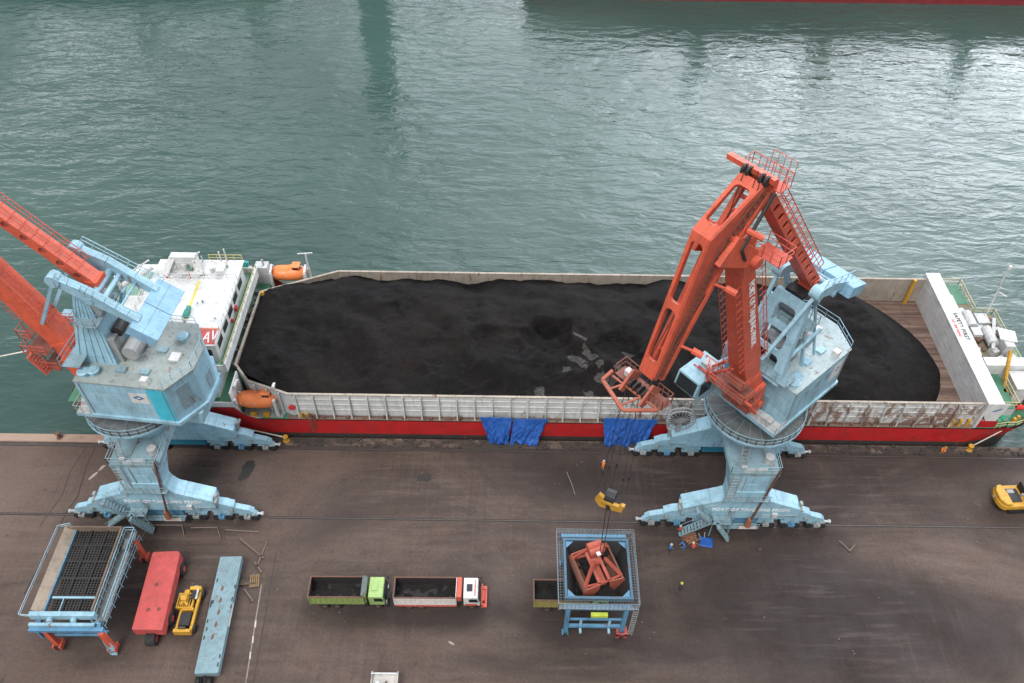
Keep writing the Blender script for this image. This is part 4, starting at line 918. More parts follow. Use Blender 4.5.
    q = MB(); pL = BF + bd * 7 - bn * 1.35; pH = BH - bd * 1.5 - bn * 1.0; q.ladder(pL, pH, .6, (0, 1, 0), .45, .04)
    q.rail([BF + bd * 8 + Vector((0, 1.3, 0)) - bn * .9, BH - bd * 1.4 + Vector((0, 1.2, 0)) - bn * .7], .8, 1.0, .035, True, -bn)
    for s_ in (-1, 1): q.rail([BF + bd * 9 + Vector((0, s_ * .95, 0)) + bn * 1.1, BH - bd * 3 + Vector((0, s_ * .85, 0)) + bn * .9], .7, 1.1, .03, True, bn)
    c = BH - bd * 1.2 - bn * 1.6; q.box(c.x - 1.2, c.x + .6, .4, 2.8, c.z, c.z + .06); q.rail([(c.x - 1.2, .4, c.z), (c.x - 1.2, 2.8, c.z), (c.x + .6, 2.8, c.z), (c.x + .6, .4, c.z)], 1.1, .8, .04)
    U(q, 'boom_ladder', ORANGE_DK, boom)
    # trunk jib: two ridge chords with plated openings, inner chord, side panels
    O_ = [Vector((13.3, 0, 52.4)), Vector((17.9, 0, 49.8)), Vector((21.1, 0, 37.4))]; I_ = [Vector((12.3, 0, 51.3)), Vector((15.0, 0, 47.6)), Vector((19.9, 0, 36.7))]
    jib = empty('jib', (0, 0, 0), hz); jib.parent = r
    W_ = .72
    for k, (a, b, holes) in enumerate(((O_[0], O_[1], [(.16, .80)]), (O_[1], O_[2], [(.05, .45), (.50, .88)]))):
        d = b - a; ln = d.length; d.normalize(); nn = Vector((d.z, 0, -d.x)); nn = nn if nn.dot(O_[1] - I_[1]) > 0 else -nn
        wa, wb = (.9, W_) if k == 0 else (W_, .62)
        outer = [(0, -wa), (ln, -wb), (ln, wb), (0, wa)]
        hs_ = [rounded(h0 * ln, h1 * ln, -(wa + (wb - wa) * (h0 + h1) / 2) + .17, (wa + (wb - wa) * (h0 + h1) / 2) - .17, .36) for h0, h1 in holes]
        q = MB(); q.plate(outer, hs_, lambda u, v, w: a + d * u + Vector((0, v, 0)) - nn * w, .28); q.build('top_plate', ORANGE, jib)
        for s_ in (-1, 1):
            q = MB(); q.beam(a + Vector((0, s_ * wa, 0)) - nn * .3, b + Vector((0, s_ * wb, 0)) - nn * .3, .28, .5, (0, 1, 0)); q.build('ridge_chord', ORANGE, jib, bev=.04)
    for s_ in (-1, 1):
        for k in (0, 1):
            wa, wb = (.95, .85) if k == 0 else (.85, .68)
            q = MB(); q.beam(I_[k] + Vector((0, s_ * wa, 0)), I_[k + 1] + Vector((0, s_ * wb, 0)), .4, .45, (0, 1, 0)); q.build('inner_chord', ORANGE, jib)
            q = MB(); P = [O_[k], O_[k + 1], I_[k + 1], I_[k]]
            q.add([(p.x, s_ * (w_ - .06), p.z) for p, w_ in zip(P, (wa, wb, wb, wa))] + [(p.x, s_ * w_, p.z) for p, w_ in zip(P, (wa, wb, wb, wa))], [(0, 1, 2, 3), (7, 6, 5, 4), (0, 4, 5, 1), (1, 5, 6, 2), (2, 6, 7, 3), (3, 7, 4, 0)])
            if s_ > 0: q.build('side_panel', ORANGE_DK, jib)
            q = MB(); a, b = O_[k].lerp(I_[k], .55), O_[k + 1].lerp(I_[k + 1], .55); q.ladder(a + Vector((0, s_ * (wa + .12), 0)), b + Vector((0, s_ * (wb + .14), 0)), .8, O_[k] - I_[k], .5, .06)
            if s_ > 0: q.build('jib_ladder', RUSTY, jib)
        q = MB(); q.prism([(15.2, 49.0), (16.9, 47.2), (12.6, 44.6), (11.8, 45.3), (12.0, 46.0)], lambda u, v, w: (u, s_ * 1.15 - .25 + w, v), .5); q.build('pivot_bracket', ORANGE, jib, bev=.05)
    q = MB(); q.box(12.2, 15.6, -1.15, 1.15, 45.4, 47.2); q.v = [(a, b, c + (a - 12.2) * .55) for a, b, c in q.v]; q.build('pivot_beam', ORANGE, jib, bev=.05)
    q = MB()
    for t in (.1, .28, .46, .64, .82): c = I_[1].lerp(I_[2], t); q.beam(c + Vector((0, -.9, 0)), c + Vector((0, .9, 0)), .25)
    for t in (.25, .5, .75): c = I_[0].lerp(I_[1], t); q.beam(c + Vector((0, -1.1, 0)), c + Vector((0, 1.1, 0)), .25)
    q.build('cross_tie', ORANGE_DK, jib)
    q = MB(); c = O_[0] + Vector((-.6, 0, .1)); q.beam(c + Vector((0, -2.6, .1)), c + Vector((0, 1.5, .1)), .45, .4, (1, 0, 0)); q.beam(c + Vector((-.5, -1.3, -.6)), c + Vector((-.5, 1.3, -.6)), .5, .8, (1, 0, 0)); q.build('tail_beam', ORANGE, jib)
    q = MB()
    for yy in (-.9, -.5, .6, 1.0): q.tube(c + Vector((.3, yy - .1, .0)), c + Vector((.3, yy + .1, .0)), .42, 16)
    q.build('tail_sheave', BLACK, jib)
    q = MB()
    q.box(c.x - 1.6, c.x - .4, -1.6, 1.8, c.z - .9, c.z - .85); q.rail([(c.x - .6, -1.6, c.z - .85), (c.x - 1.6, -1.6, c.z - .85), (c.x - 1.6, 1.8, c.z - .85), (c.x - .4, 1.8, c.z - .85)], 1.1, .55, .03); q.rail([(c.x - 1.6, -.2, c.z - .85), (c.x - 1.6, 1.8, c.z - .85)], 2.0, .5, .025)
    q.build('tail_cage', ORANGE_DK, jib)
    E_ = (O_[2] + I_[2]) / 2 + Vector((.2, 0, -.2))
    q = MB(); q.box(E_.x - .2, E_.x + 1.0, -2.5, 2.5, E_.z - 1.0, E_.z - .94); q.rail([(E_.x - .2, -1.0, E_.z - .95), (E_.x - .2, -2.5, E_.z - .95), (E_.x + 1.0, -2.5, E_.z - .95)], 1.1, .5, .04); q.rail([(E_.x - .2, 1.0, E_.z - .95), (E_.x - .2, 2.5, E_.z - .95), (E_.x + 1.0, 2.5, E_.z - .95), (E_.x + 1.0, 1.2, E_.z - .95)], 1.1, .5, .04)
    q.build('tip_platform', paint('red grating', (.20, .07, .05), .7, .3, .4), jib)
    q = MB()
    for yy in (-1.05, 1.05): q.prism([(E_.x - .5, E_.z - .8), (E_.x + 1.6, E_.z - 1.5), (E_.x + 2.0, E_.z - .9), (E_.x + .6, E_.z + .5)], lambda u, v, w: (u, yy - .1 + w, v), .2)
    q.beam((E_.x + 2.3, -2.6, E_.z - .9), (E_.x + 3.0, 0.4, E_.z - 1.3), .18, .3, (0, 0, 1)); q.beam((E_.x + 3.0, .4, E_.z - 1.3), (E_.x + 1.2, 2.4, E_.z - .8), .16, .28, (0, 0, 1)); q.beam((E_.x + 1.4, -2.4, E_.z - .9), (E_.x + 1.2, 2.3, E_.z - .9), .14); q.beam((E_.x + 2.4, -1.6, E_.z - 1.0), (E_.x + .8, -.8, E_.z - .6), .14); q.beam((E_.x + 2.8, 0, E_.z - 1.2), (E_.x + .8, .9, E_.z - .6), .14); q.beam((E_.x + 1.2, -2.6, E_.z - .6), (E_.x + 2.3, -2.6, E_.z - .9), .25); q.build('tip_frame', paint('sooty orange paint', (.36, .10, .06), .6, .4, .5), jib)
    q = MB()
    for yy in (-.7, -.25, .25, .7): q.tube((E_.x + .9, yy - .08, E_.z - .7), (E_.x + .9, yy + .08, E_.z - .7), .48, 16)
    q.build('tip_sheave', BLACK, jib)
    q = MB(); q.box(E_.x + .1, E_.x + .6, -1.9, -1.4, E_.z - .92, E_.z - .3); q.build('white_lamp_box', WHITE, jib)
    q = MB()
    for t in (.25, .72):
        p = I_[1].lerp(I_[2], t); q.tube(p + Vector((0, .9, 0)), p + Vector((-.4, 1.9, -.1)), .12, 6); q.tube(p + Vector((-.4, 1.7, -.1)), p + Vector((-.7, 2.5, -.3)), .28, 8)
    p = I_[0].lerp(I_[1], .65); q.tube(p + Vector((0, 1.1, 0)), p + Vector((-.5, 2.3, -.3)), .25, 8)
    q.build('flood_lamp', ORANGE, jib)
    q = MB()
    for yy in (-.5, .5, .9):
        q.path([c + Vector((.9, yy, .9)), I_[1] + Vector((-.5, yy, .1)), E_ + Vector((.7, yy * .8, .1))], .035, 4)
    q.path([I_[0] + Vector((-.1, 1.35, 0)), I_[1] + Vector((-.4, 1.45, 0)), I_[1] + Vector((-1.2, 1.5, -1.4))], .14, 6)
    q.build('hoist_rope', ROPE_M, jib)
    # tie bar with round lightening holes and a walkway rail
    TA, TB = Vector((-2.0, 0, 33.6)), Vector((11.6, 0, 50.6)); td = (TB - TA).normalized(); tn = Vector((-td.z, 0, td.x)); ln = (TB - TA).length
    tie = empty('tie_bar', (0, 0, 0), hz); tie.parent = r
    for s_ in (-1, 1):
        q = MB(); q.plate([(0, -.55), (ln, -.4), (ln, .4), (0, .55)], [circle(1.6 + i * 1.75, 0, .36) for i in range(11)], lambda u, v, w: TA + td * u + tn * v + Vector((0, s_ * .62 - .06 + w, 0)), .12); q.build('web_plate', ORANGE, tie)
    q = MB(); q.beam(TA + tn * .55, TB + tn * .4, 1.4, .1, (0, 1, 0)); q.beam(TA - tn * .55, TB - tn * .4, 1.4, .1, (0, 1, 0)); q.box(-2.6, -1.4, -.8, .8, 33.0, 34.2); q.build('flange', ORANGE, tie)
    q = MB(); q.rail([TA + td * 2 + tn * .65 + Vector((0, .6, 0)), TB - td * .8 + tn * .5 + Vector((0, .6, 0))], 1.0, 1.1, .045, True, tn); q.rail([TA + td * 2 + tn * .65 - Vector((0, .6, 0)), TB - td * .8 + tn * .5 - Vector((0, .6, 0))], 1.0, 1.1, .045, True, tn); q.build('tie_railing', ORANGE_DK, tie)
    # A frame tower with plated openings and machinery
    q = MB()
    def lv(z, h0, h1, l): return [(h0, -l, z), (h1, -l, z), (h1, l, z), (h0, l, z)]
    tw = empty('tower', (0, 0, 0), hz); tw.parent = r
    a, b = Vector((1.0, 0, 24.0)), Vector((-1.6, 0, 32.6)); d = (b - a); ln = d.length; d.normalize(); nn = Vector((d.z, 0, -d.x))
    q = MB(); q.plate([(0, -2.5), (ln, -1.5), (ln, 1.5), (0, 2.5)], [rounded(.7, 2.7, -1.6, 1.6, .5), rounded(3.3, 5.3, -1.35, 1.35, .5), rounded(6.0, 7.9, -1.0, 1.0, .45)], lambda u, v, w: a + d * u + Vector((0, v, 0)) + nn * w, .3)
    if main: q.build('tower_frame', BLUE, tw)
    for s_ in (-1, 1) if main else ():
        q = MB(); q.beam((1.0, s_ * 2.5, 24.0), (-1.6, s_ * 1.5, 32.6), .55, .7, (0, 1, 0)); q.build('tower_leg', BLUE, tw)
        q = MB(); q.beam((-5.4, s_ * 2.4, 23.7), (-2.8, s_ * 1.5, 32.6), .2, .22, (0, 1, 0)); q.beam((-3.2, s_ * 2.5, 23.7), (-2.2, s_ * 1.9, 29), .3); q.beam((.2, s_ * 2.2, 26.6), (-4.9, s_ * 2.2, 27.6), .3); q.build('tower_strut', BLUE, tw)
    if not main:
        q = MB(); q.add(lv(23.7, -3.2, 1.0, 2.0) + lv(32.4, -2.6, -1.4, .9), [(0, 1, 5, 4), (1, 2, 6, 5), (2, 3, 7, 6), (3, 0, 4, 7), (4, 5, 6, 7)])
        for i in range(5): u = -2.8 + i * .85; q.beam((u, 2.0, 24.0), (-2.4 + i * .22, .95, 32.0), .1, .12, (1, 0, 0))
        q.build('tower_casing', BLUE, tw)
    q = MB(); q.box(-3.4, -1.0, -2.4, 2.4, 29.4, 29.48); q.rail([(-3.4, 2.4, 29.48), (-1.0, 2.4, 29.48), (-1.0, -2.4, 29.48)], 1.1, 1.0); q.rail([(-3.4, 2.4, 29.48), (-3.4, -2.4, 29.48)], 1.1, 1.0); q.box(-.4, 1.4, -3.6, 3.6, 24.7, 24.76); q.rail([(1.4, 3.6, 24.76), (1.4, -3.6, 24.76)], 1.1, 1.2); q.build('tower_platform', BLUE_DK, tw)
    q = MB(); q.stair((-1.0, -3.2, 24.0), (-3.6, -3.0, 29.4), .8, (0, 1, 0)); q.ladder((.8, -2.9, 24.6), (-1.4, -2.0, 31.6), .7, (0, 1, 0), .45, .06); q.build('tower_stair', BLUE, tw)
    q = MB(); q.tube((-2.3, -1.3, 30.5), (-2.3, 1.3, 30.5), .7, 14); q.box(-4.8, -3.2, -1.9, -.4, 24.0, 26.0); q.tube((-4.4, .2, 25.6), (-4.4, 2.0, 25.6), .85, 14); q.tube((-1.6, -1.2, 26.0), (-1.6, 1.2, 26.0), .8, 14); q.box(-3.2, -2.4, .2, 1.8, 24, 27.2); q.build('winch', GREYP, tw)
    q = MB(); q.tube((-3.2, -.9, 27.4), (-3.2, .9, 27.4), .6, 12); q.box(-1.0, .2, -1.3, -.3, 24.0, 26.4); q.tube((-.6, .5, 25.3), (-.6, 1.5, 25.3), .6, 12); q.box(-3.0, -1.4, -.9, .9, 32.4, 33.0); q.build('dark_machinery', BLACK, tw)
    for ch in tw.children: ch.location = (1.7, 0, .3)
    for ch in [c_ for c_ in tw.children if c_.name.startswith(('winch', 'dark_machinery'))]: ch.location = (1.2, -.3, 0)
    # balance arms and counterweight
    bal = empty('balance_arm', (0, 0, 0), hz); bal.parent = r
    f_, re = (Vector((.4, 0, 35.0)), Vector((-4.6, 0, 33.2))) if main else (Vector((.2, 0, 35.6)), Vector((-6.1, 0, 31.0))); ad = (re - f_).normalized(); an = Vector((-ad.z, 0, ad.x)); an = an if an.z > 0 else -an
    for s_ in (-1, 1):
        q = MB(); p0 = f_ + Vector((0, s_ * 2.05, 0)); p1 = re + Vector((0, s_ * 2.05, 0)); m_ = p0.lerp(p1, .35) + an * .15
        q.beam(p0, m_, .75, .8, (0, 1, 0), .75, 1.3); q.beam(m_, p1, .75, 1.3, (0, 1, 0), .75, .7); q.tube(p0 + Vector((0, -.5, 0)), p0 + Vector((0, .5, 0)), .65, 14); q.build('arm_girder', BLUE, bal)
        q = MB(); q.rail([p0 + an * .5 + Vector((0, s_ * .42, 0)), p1 + an * .6 + Vector((0, s_ * .42, 0))], 1.0, 1.2, .045, True, an); q.build('arm_railing', BLUE, bal)
        q = MB(); q.beam(p0 - an * .3, BF + bd * 8 + Vector((0, s_ * 1.2, 0)) - bn * 1.0, .32, .32); q.beam(p0 + Vector((-.9, 0, -.4)), (-1.4, s_ * 1.6, 32.2), .4, .5); q.build('link_rod', BLUE, bal)
    q = MB(); c = f_.lerp(re, .55); q.tube(c + Vector((0, -2.4, 0)), c + Vector((0, 2.4, 0)), .25, 10); q.tube((-2.4, -2.5, 33.4), (-2.4, 2.5, 33.4), .35, 12); c = f_.lerp(re, .75); q.tube(c + Vector((0, -2.4, 0)), c + Vector((0, 2.4, 0)), .12, 8); q.build('cross_tube', BLUE, bal)
    q = MB(); c = re + ad * .9
    for s_ in (-1, 1): q.obox(c + Vector((0, s_ * 1.66, 0)) - an * .35, ad * 1.35, Vector((0, 1.63, 0)), an * .6)
    q.build('counterweight', paint('light blue counterweight', (.20, .38, .52), .5, .12, .35), bal, bev=.04)
    # hoist ropes down to the load
    if hook:
        inv = Matrix.Rotation(-hz, 3, 'Z'); q = MB(); hk = [inv @ (Vector(h) - Vector((x, y, 0))) for h in hook]
        for i, (h, yy) in enumerate(zip(hk, (-.9, -.45, 0, .45, .9))):
            t = Vector((E_.x + 1.3, yy, E_.z - 1.0)); q.tube(t, h, .026, 5)
        o = U(q, 'hoist_rope', ROPE_M)
        q = MB()
        for i, (h, yy) in enumerate(zip(hk, (-.9, -.45, 0, .45, .9))):
            t = Vector((E_.x + 1.3, yy, E_.z - 1.0)); p = h.lerp(t, .16 + .05 * (i % 3)); q.tube(p, p + (t - h).normalized() * .6, .085, 8)
        U(q, 'rope_socket', BLACK, o)
    return r
HB = (9.35, 41.1, 19.6)
crane(26.3, 55.0, 221, 'light blue portal crane with a bent orange jib over the coal, right of the two', [(HB[0] - 1.1, HB[1] + .5, 20.6), (HB[0] - .6, HB[1] + .5, 20.9), (HB[0], HB[1] + .2, 21.0), (HB[0] + .9, HB[1] - .2, 20.7), (HB[0] + 1.4, HB[1] - .3, 20.3)], True)
crane(-40.4, 55.0, 174, 'light blue portal crane with a grey roof and teal corner stripe, left of the two', None, False)

# ------------------------------------------------------------------ dump trucks
def wheel_at(x, y, r, w_, parent, rim=RUSTY):
    q = MB(); q.tube((x, y - w_ / 2, r), (x, y + w_ / 2, r), r, 18); t = q.build('wheel', RUBBER, parent, bev=.04)
    q = MB(); q.tube((x, y - w_ / 2 - .015, r), (x, y + w_ / 2 + .015, r), r * .52, 12); q.build('rim', rim, t)
    return t
def truck(x, y, rz, bedl, cabm, bedm, label, trim=None, headboard=None, cover=False, load=False):
    r = empty('dump_truck', (x, y, 0), rz); tag(r, label, 'truck', 'dump trucks on the quay')
    # local x forward, rear of bed at 0
    q = MB(); q.box(.2, bedl + 2.6, -.45, .45, .75, 1.05); q.box(.4, bedl + .5, -.9, .9, .95, 1.1); q.box(bedl - .3, bedl + .2, -1.1, -.6, .5, 1.0); q.build('chassis', BLACK, r)
    q = MB(); hw, z0, z1, th = 1.2, 1.15, 2.75, .07
    q.box(0, bedl, -hw, hw, z0, z0 + .08); q.box(0, bedl, -hw, -hw + th, z0 + .08, z1); q.box(0, bedl, hw - th, hw, z0 + .08, z1); q.box(0, th, -hw + th, hw - th, z0 + .08, z1); q.box(bedl - th, bedl, -hw + th, hw - th, z0 + .08, z1 + .1)
    n = int(bedl / .55)
    for i in range(n + 1):
        u = .06 + i * (bedl - .2) / n
        q.box(u, u + .08, -hw - .06, -hw - .001, z0, z1 - .1); q.box(u, u + .08, hw + .001, hw + .06, z0, z1 - .1)
    bed = q.build('bed', bedm, r)
    q = MB()
    for yy in (-hw - .05, hw - .09): q.box(-.04, bedl + .04, yy, yy + .14, z1 + .002, z1 + .09)
    q.box(-.05, .1, -hw, hw, z1 + .003, z1 + .085); q.build('bed_rim', RUSTY, bed)
    q = MB(); q.box(.08, bedl - .08, -hw + .08, hw - .08, z0 + .085, z0 + .12)
    q.box(.075, bedl - .075, -hw + .072, -hw + .09, z0 + .1, z1 - .02); q.box(.075, bedl - .075, hw - .09, hw - .072, z0 + .1, z1 - .02); q.box(.072, .09, -hw + .1, hw - .1, z0 + .1, z1 - .02); q.box(bedl - .09, bedl - .072, -hw + .1, hw - .1, z0 + .1, z1 - .02)
    q.build('bed_lining', paint('coal black bed lining', (.022, .020, .020), .7, .2, .3), bed)
    if load:
        q = MB(); nn_ = 20
        for i in range(nn_ + 1):
            for j in range(9): 
                u, v = .1 + (bedl - .2) * i / nn_, -1.1 + 2.2 * j / 8; q.v.append((u, v, (1.7 if x > 0 else 1.30) + (.35 if x > 0 else .16) * noise.noise((u * 1.6, v * 1.6, x))))
        for i in range(nn_):
            for j in range(8): o = i * 9 + j; q.f.append((o, o + 9, o + 10, o + 1))
        q.build('coal_load', COAL_DK, bed, True)
    if headboard:
        q = MB(); q.box(bedl + .06, bedl + .55, -1.15, 1.15, 2.0, 3.0); q.build('headboard', headboard, r, bev=.04)
    else:
        q = MB(); q.box(bedl + .05, bedl + .16, -1.1, 1.1, 1.2, 3.0); q.build('headboard', bedm, r)
    if cover:
        q = MB(); q.tube((bedl - .15, -1.1, 2.95), (bedl - .1, 1.1, 3.0), .2, 8, .26); q.tube((bedl + .1, -.9, 3.0), (bedl + .1, 1.0, 3.05), .18, 8); q.build('rolled_cover', paint('grey green tarp roll', (.10, .13, .12), .8), r)
    c0 = bedl + (.75 if headboard else .45)
    q = MB(); q.prism([(c0, .95), (c0 + 1.75, .95), (c0 + 1.8, 1.7), (c0 + 1.55, 2.7), (c0 + 1.45, 2.8), (c0, 2.8)], lambda u, v, w: (u, -1.17 + w, v), 2.34); cab = q.build('cab', cabm, r, bev=.06)
    q = MB(); q.prism([(c0 + 1.82, 1.75), (c0 + 1.60, 2.6), (c0 + 1.63, 2.6), (c0 + 1.86, 1.75)], lambda u, v, w: (u, -1.05 + w, v), 2.1); q.build('windscreen', GLASS_D, cab)
    for s_ in (-1, 1):
        q = MB(); q.prism([(c0 + .6, 1.8), (c0 + 1.6, 1.8), (c0 + 1.42, 2.5), (c0 + .6, 2.5)], lambda u, v, w: (u, s_ * 1.19 - .012 + w, v), .024); q.build('side_window', GLASS_D, cab)
        q = MB(); q.beam((c0 + 1.6, s_ * 1.2, 2.45), (c0 + 1.85, s_ * 1.5, 2.4), .05); q.box(c0 + 1.8, c0 + 1.9, s_ * 1.5 - .12, s_ * 1.5 + .12, 1.9, 2.4); q.build('mirror', BLACK, cab)
        q = MB(); q.box(c0 + 1.80, c0 + 1.86, s_ * .85 - .2, s_ * .85 + .2, .98, 1.2); q.build('headlight', WHITE, cab)
    q = MB(); q.box(c0 + .35, c0 + .95, -.4, .4, 2.81, 2.9); q.build('roof_hatch', BLACK if headboard else cabm, cab)
    bm_ = trim or BLACK
    q = MB(); e = .55 if trim else .15; q.box(c0 + 1.72, c0 + 1.8 + e, -1.2, 1.2, .45, .93 if not trim else 1.3)
    if trim:
        q = MB(); q.box(c0 + 1.9, c0 + 2.05, -1.25, 1.25, .5, 1.25); q.box(c0 + 2.05, c0 + 2.5, -1.2, -.8, .5, .8); q.box(c0 + 2.05, c0 + 2.5, .8, 1.2, .5, .8); q.box(c0 + 2.3, c0 + 2.5, -.8, .8, .55, .75); q.beam((c0 + 2.1, -.6, .9), (c0 + 2.1, .6, .9), .3)
        q.box(c0 + 1.9, c0 + 2.0, -.9, .9, 1.25, 1.45)
    q.build('bumper', bm_, r)
    if trim:
        q = MB(); q.box(.1, bedl, -1.22, -1.12, .78, 1.1); q.build('side_guard', trim, r)
        q = MB(); q.box(c0 + .1, c0 + 1.5, -1.19, -1.172, 1.0, 1.4); q.box(c0 + 1.2, c0 + 1.3, -.9, .9, 2.81, 2.88); q.build('red_stripe', trim, cab)
    for wx in (1.5, 2.85, c0 + .85):
        for s_ in (-1, 1): wheel_at(wx, s_ * (.95 if wx < c0 else 1.0), .5, .5 if wx < c0 else .3, r)
    q = MB(); q.tube((bedl - 1.6, -.75, .8), (bedl - .5, -.75, .8), .28, 10); q.build('fuel_tank', GREYP, r)
    return r
truck(-21.5, 40.0, R(.6), 6.0, GREEN_TRUCK, GREEN_BED, 'lime green dump truck with an empty bed, behind the white one', cover=True, load=True)
truck(-12.35, 40.05, R(.5), 6.75, WHITE, WHITE_BED, 'white dump truck with orange bumper and headboard and an empty bed', trim=ORANGE_DK, headboard=ORANGE_DK, load=True)
truck(2.7, 40.0, R(0), 5.9, GREEN_TRUCK, OLIVE_BED, 'dirty olive dump truck half hidden under the blue loading hopper', load=True)

# ------------------------------------------------------------------ loading hopper with the grab in it
hp_ = empty('loading_hopper', (9.2, 40.4, 0)); tag(hp_, 'blue four legged loading hopper with a mesh guard, a grab lying in its dark bin', 'hopper', 'coal hoppers on the quay')
X0, X1, Y0, Y1 = -3.2, 3.25, -3.1, 3.2
def frustum(q, top, bot, z1, z0):
    a = [(top[0], top[2], z1), (top[1], top[2], z1), (top[1], top[3], z1), (top[0], top[3], z1)]; b = [(bot[0], bot[2], z0), (bot[1], bot[2], z0), (bot[1], bot[3], z0), (bot[0], bot[3], z0)]
    return q.add(a + b, [(0, 1, 5, 4), (1, 2, 6, 5), (2, 3, 7, 6), (3, 0, 4, 7)])
q = MB(); frustum(q, (X0, X1, Y0, Y1), (-1.2, 1.2, -1.1, 1.1), 7.0, 3.3); o = q.build('bin', BLACK, hp_); m_ = o.modifiers.new('t', 'SOLIDIFY'); m_.thickness = .08
q = MB(); q.box(X0 - .3, X1 + .3, Y0 - .25, Y0, 6.6, 7.15); q.box(X0 - .3, X1 + .3, Y1, Y1 + .25, 6.6, 7.15); q.box(X0 - .25, X0, Y0 + .002, Y1 - .002, 6.6, 7.14); q.box(X1, X1 + .25, Y0 + .002, Y1 - .002, 6.6, 7.14); q.build('bin_rim', paint('sooty dark blue rim', (.06, .13, .19), .6, .3, .6), hp_)
q = MB(); c_ = .9
for cx, cy, sx, sy in ((X0, Y0, 1, 1), (X1, Y0, -1, 1), (X1, Y1, -1, -1), (X0, Y1, 1, -1)): q.prism([(cx, cy), (cx + sx * c_, cy), (cx, cy + sy * c_)], fr_xy(6.95), .06)
q.build('corner_gusset', BLUE_MID, hp_)
nn_ = 26; q = MB()
for i in range(nn_ + 1):
    for j in range(nn_ + 1): q.v.append((X0 + .9 + (X1 - X0 - 1.8) * i / nn_, Y0 + .9 + (Y1 - Y0 - 1.8) * j / nn_, 5.15 + .35 * noise.noise((i * .3, j * .3, 0)) - .3 * (1 - max(abs(i - 13), abs(j - 13)) / 13)))
for i in range(nn_):
    for j in range(nn_): o = i * (nn_ + 1) + j; q.f.append((o, o + nn_ + 1, o + nn_ + 2, o + 1))
tag(q.build('bin_coal', COAL_DK, None, True), 'small black coal pile inside the blue hopper beneath the grab', 'coal'); bpy.data.objects['bin_coal'].location = (9.2, 40.4, 0)
for cx, cy in ((-3.1, -4.0), (2.85, -4.0), (-3.1, 4.0), (2.85, 4.0)):
    q = MB(); q.box(cx - .22, cx + .22, cy - .22, cy + .22, .5, 6.5); q.box(cx - .35, cx + .35, cy - .3, cy + .3, .3, .55); lg = q.build('leg', BLUE_MID, hp_)
    q = MB(); q.tube((cx - .2, cy, .42), (cx + .2, cy, .42), .42, 14); q.build('wheel', RUBBER, lg)
for yy in (-4.0, 4.0):
    q = MB(); q.box(-2.87, 2.62, yy - .16, yy + .16, 1.9, 2.25); q.box(-2.87, 2.62, yy - .1, yy + .1, 3.6, 3.8); q.box(-3.6, 3.4, yy - .2, yy + .2, 6.3, 6.7); q.build('cross_beam', BLUE_MID, hp_)
for xx in (-1.6, 1.4):
    q = MB(); q.box(xx - .12, xx + .12, -4.7, -4.2, 1.7, 2.0); q.box(xx - .12, xx + .12, -4.14, -3.86, 2.26, 3.59); q.build('strut', BLUE, hp_)
q = MB(); gx0, gx1, gy0, gy1, gz = -4.15, 4.0, -4.3, 4.1, 6.75
q.box(gx0, gx1, gy0, gy0 + .12, gz - .08, gz)
for u0, u1, v0, v1 in ((gx0, gx1, gy0, -3.4), (gx0, gx1, 3.5, gy1), (gx0, -3.5, -3.4, 3.5), (3.55, gx1, -3.4, 3.5)):
    for i in range(int((u1 - u0) / .3) + 1): q.box(u0 + i * .3, u0 + i * .3 + .025, v0, v1, gz - .05, gz - .02)
    for i in range(int((v1 - v0) / .3) + 1): q.box(u0, u1, v0 + i * .3, v0 + i * .3 + .025, gz - .05, gz - .02)
q.build('guard_net', paint('pale galvanised mesh', (.17, .21, .235), .5, .1, .3), hp_)
q = MB(); q.rail([(gx0, gy0, gz), (gx1, gy0, gz), (gx1 + .1, gy1, gz), (gx0, gy1, gz), (gx0, gy0, gz)], 1.15, .42, .028)
for k in (.3, .8):
    for a, b in (((gx0, gy0), (gx1, gy0)), ((gx1, gy0), (gx1, gy1)), ((gx1, gy1), (gx0, gy1)), ((gx0, gy1), (gx0, gy0))): q.tube((*a, gz + k), (*b, gz + k), .022, 4)
q.build('mesh_guard', paint('pale galvanised mesh', (.17, .21, .235), .5, .1, .3), hp_)
q = MB(); q.ladder((3.75, -4.3, .4), (3.75, -4.3, 6.7), .5, (1, 0, 0)); q.build('access_ladder', GREYP, hp_)
q = MB(); q.box(2.25, 2.6, -4.6, -3.6, .4, 1.3); q.box(3.1, 3.45, -4.6, -3.6, .4, 1.3); q.box(2.25, 3.45, -4.6, -4.4, 1.0, 1.35); q.build('wheel_fork', paint('dull red fork', (.30, .06, .05), .7, .2, .4), hp_)
q = MB(); q.box(-.8, .9, -4.75, -4.35, 5.75, 6.15); q.build('yellow_green_cover', paint('yellow green cover', (.42, .50, .06), .6), hp_)
